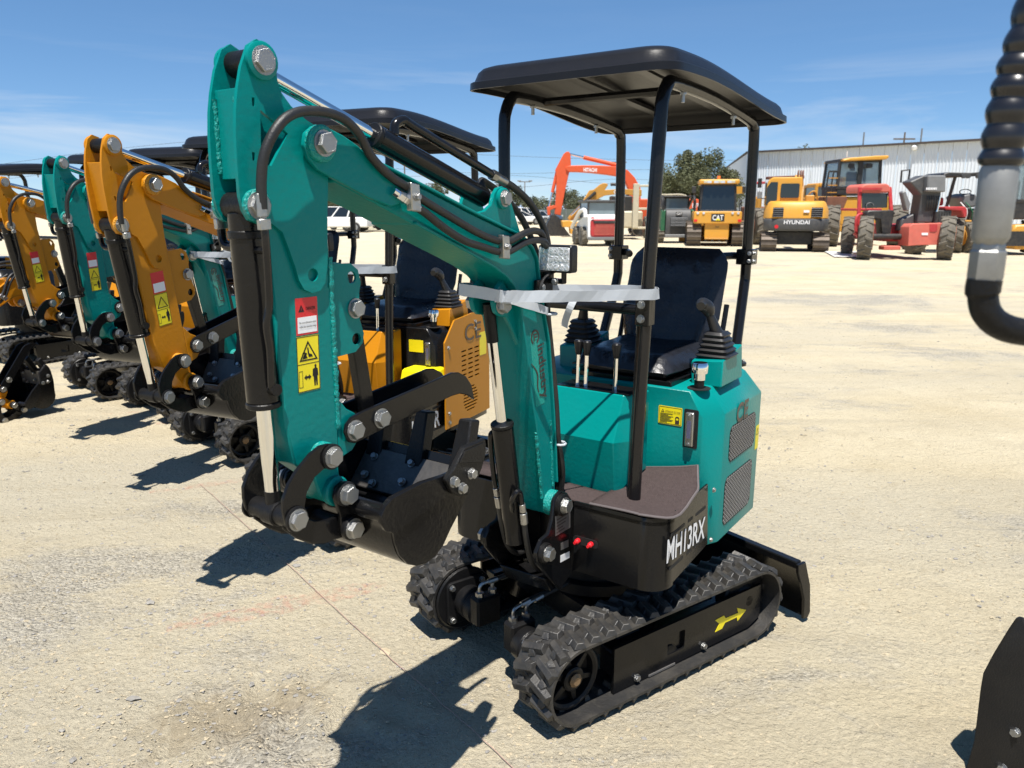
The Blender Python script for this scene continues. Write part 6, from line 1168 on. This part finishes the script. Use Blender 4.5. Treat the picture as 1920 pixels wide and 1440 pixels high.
for i, a in enumerate(((632, 434, 56, 4.9, WPT, 'white SUV parked far off, nearest the front arm', 'suv', R(175)), (668, 428, 62, 4.9, WPT, 'white pickup facing left behind the white SUV', 'pickup', R(150)), (706, 431, 58, 5.6, DGR, 'charcoal pickup parked far off behind the boom', 'pickup', R(165)), (975, 418, 82, 4.6, WPT, 'white car left of the orange excavator bucket', 'sedan', R(20)), (1004, 416, 86, 4.6, SLV, 'silver car left of the orange excavator bucket', 'sedan', R(160)), (992, 412, 100, 4.6, WPT, 'white SUV in the second row of far cars', 'suv', R(10)), (1022, 412, 104, 4.6, BLU, 'dark blue car beyond the orange excavator bucket', 'sedan', 0), (745, 424, 68, 5.4, DGR, 'dark pickup right of the charcoal pickup', 'pickup', R(10)), (585, 424, 70, 4.8, WPT, 'white car half hidden behind the front arm', 'suv', R(30)), (650, 413, 95, 4.8, WPT, 'white van roof far behind the pickups', 'suv', 0), (690, 413, 98, 4.8, SLV, 'silver car far behind the charcoal pickup', 'sedan', 0), (560, 418, 85, 4.8, SLV, 'silver car far off left of the front arm', 'suv', 0), (425, 425, 68, 4.8, WPT, 'white SUV far off above the second teal boom', 'suv', R(20)))): car(*a)
# ---- fence line, trees, poles, hills
LEAF = mat('dusty_leaf', (.088, .096, .042), .75, var=.45, vscale=.8); LEAF2 = mat('grey_green_leaf', (.085, .095, .05), .8, var=.4, vscale=.8); BARK = mat('bark', (.12, .085, .06), .9, var=.3)
def tree(u, v0, D, hgt, wid, label, seed, n=2600, lm=None, leaf=.16, palm=False):
    rnd = random.Random(seed); p = at(u, v0, D); e = empty('tree', (p[0], D, 0), 0, label, 'tree', 'trees beyond the yard'); t = MB(); t.tube([(0, 0, 0), (.1, 0, hgt * .3), (0, .1, hgt * .6)], hgt * .03, 8, 3, rf=lambda q: 1.2 - .8 * q)
    tips = []
    for k in range(9):
        a = rnd.uniform(0, 6.3); z0 = hgt * rnd.uniform(.18, .5); r = wid * rnd.uniform(.25, .48); q = Vector((r * math.cos(a), r * math.sin(a), hgt * rnd.uniform(.45, .88))); t.tube([(0, 0, z0), (q.x * .5, q.y * .5, (z0 + q.z) * .5), q], hgt * .012, 6, 2, rf=lambda s: 1.2 - .8 * s); tips.append(q)
    t.build('trunk', BARK, e)
    cl = []
    for q in tips + [Vector((0, 0, hgt * .9))]:
        cl.append((q, wid * rnd.uniform(.16, .27)))
        for _ in range(5): cl.append((q + Vector((rnd.gauss(0, 1) * wid * .11, rnd.gauss(0, 1) * wid * .11, rnd.gauss(0, 1) * hgt * .07)), wid * rnd.uniform(.08, .17)))
    for _ in range(8): cl.append((Vector((rnd.uniform(-.42, .42) * wid, rnd.uniform(-.3, .3) * wid, hgt * rnd.uniform(.18, .42))), wid * rnd.uniform(.1, .18)))
    b = MB(); vs = []; fs = []
    for i in range(n):
        c, r = rnd.choice(cl); d = Vector((rnd.gauss(0, 1), rnd.gauss(0, 1), rnd.gauss(0, 1))).normalized() * r * rnd.random() ** .4; q = c + Vector((d.x, d.y, d.z * 1.15))
        if q.z < .3: continue
        u_, v_, w_ = frame((rnd.gauss(0, 1), rnd.gauss(0, 1), rnd.gauss(0, .7) + .3)); s = leaf * rnd.uniform(.6, 1.5); k = len(vs); vs += [q - u_ * s - v_ * s * .3, q + u_ * s * .2 - v_ * s * .5, q + u_ * s + v_ * s * .2, q - u_ * s * .1 + v_ * s * .55]; fs.append((k, k + 1, k + 2, k + 3))
    b.add(vs, fs); b.build('crown', lm or LEAF, e, smooth=0)
tree(1290, 440, 72, 5.2, 5.4, 'bushy olive green tree left of the warehouse gable', 1, 26000, None, .085); tree(1325, 440, 74, 6.4, 5.6, 'tallest olive green tree touching the warehouse corner', 2, 30000, None, .085); tree(1262, 440, 78, 4.6, 4.6, 'lower olive tree at the left end of the clump', 3, 20000, None, .085)
for k, (u, D, h_, w_, lab) in enumerate(((622, 120, 3.4, 4.6, 'small far tree right of the front arm'), (648, 125, 3.6, 5, 'small round far tree behind the white SUVs'), (1002, 120, 3.0, 5, 'small round tree left of the orange stick'), (945, 110, 5.5, 4.2, 'far tree behind the front boom joint'), (822, 130, 5.6, 3.2, 'thin far tree under the arm cylinder'), (1060, 115, 4.2, 4.0, 'thin pale tree behind the orange stick'), (1090, 125, 3.2, 5, 'low tree right of the orange stick'), (402, 130, 4, 6, 'far tree behind the second teal boom'), (1490, 110, 9.3, 5, 'tree top showing above the warehouse roof'))): tree(u, 425, D, h_, w_, lab, 20 + k, 3500, LEAF2, .13)
POLE = mat('pole_grey', (.22, .22, .22), .5, .3); WOOD = mat('pole_wood', (.13, .10, .075), .9)
def pole(u, top, D, label, kind):
    p = at(u, top, D); e = empty('street_lamp' if kind == 'lamp' else 'utility_pole', (p[0], D, 0), 0, label, 'lamp post' if kind == 'lamp' else 'utility pole', 'poles beyond the yard')
    MB().cyl((0, 0, 0), (0, 0, p[2]), .14, 8, .09).build('pole', POLE if kind == 'lamp' else WOOD, e)
    if kind == 'lamp':
        for s in (-1, 1): MB().box(min(.1 * s, 1.0 * s), max(.1 * s, 1.0 * s), -.1, .1, p[2] - .15, p[2] + .02).build('lamp_arm', POLE, e); MB().box(.65 * s if s > 0 else -1.3, 1.3 if s > 0 else -.65, -.25, .25, p[2] - .05, p[2] + .16).build('lamp_head', POLE, e)
    else:
        for z in (p[2] - .8, p[2] - 2.2): MB().box(-1.2, 1.2, -.07, .07, z, z + .16).build('crossarm', WOOD, e)
for a in ((984, 340, 140, 'double headed lamp post left of the orange excavator', 'lamp'), (1160, 295, 120, 'thin utility pole behind the orange boom', 'pole'), (757, 268, 130, 'utility pole seen through the ochre machine canopy', 'pole'), (816, 345, 150, 'short double headed lamp post under the arm cylinder', 'lamp'), (872, 372, 120, 'small utility pole behind the boom bracket', 'pole'), (1697, 248, 90, 'thin pole rising above the warehouse roof', 'pole')): pole(*a)
WIRE = mat('cable', (.03, .03, .035), .6)
for k, (pts, D, lab) in enumerate(((((-100, 322), (420, 262), (900, 290), (1220, 300), (1420, 300)), 118, 'uppermost overhead power cable crossing the sky'), (((-100, 350), (380, 300), (900, 325), (1200, 318), (1400, 325)), 119, 'second overhead power cable from the top'), (((-100, 398), (380, 350), (900, 328), (1150, 345), (1420, 352)), 121, 'third overhead power cable from the top'), (((700, 360), (960, 352), (1145, 336), (1300, 342)), 122, 'lowest overhead power cable'))):
    o = MB().tube([at(u, v, D) for u, v in pts], .022, 5, 6).build('power_cable', WIRE, None); tag(o, lab, 'power cable', 'overhead power cables')
fn = MB(); FM = mat('fence_mesh', (.10, .12, .10), .8)
fe = empty('fence', (0, 105, 0), 0, 'dark green boundary fence far behind the parked cars', 'fence')
for i in range(40): MB().cyl((-60 + i * 3.2, 0, 0), (-60 + i * 3.2, 0, 1.7), .05, 6).build('post', POLE, fe)
MB().box(-60, 66, -.02, .02, .1, 1.6).build('fence_screen', FM, fe)
HILL = mat('hill_painted_haze', (.24, .30, .40), 1, var=.08, vscale=.001, spec=0)  # blue-grey haze of distance is painted into the base colour
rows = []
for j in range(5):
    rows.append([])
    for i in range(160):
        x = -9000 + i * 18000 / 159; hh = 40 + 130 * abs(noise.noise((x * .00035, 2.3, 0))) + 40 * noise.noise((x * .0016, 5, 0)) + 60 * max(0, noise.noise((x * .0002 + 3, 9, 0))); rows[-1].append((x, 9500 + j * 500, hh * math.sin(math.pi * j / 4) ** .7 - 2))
o = MB().grid(rows).build('hills', HILL, None, smooth=60); tag(o, 'distant hills along the horizon, coloured pale blue for haze', 'hills', kind='structure')
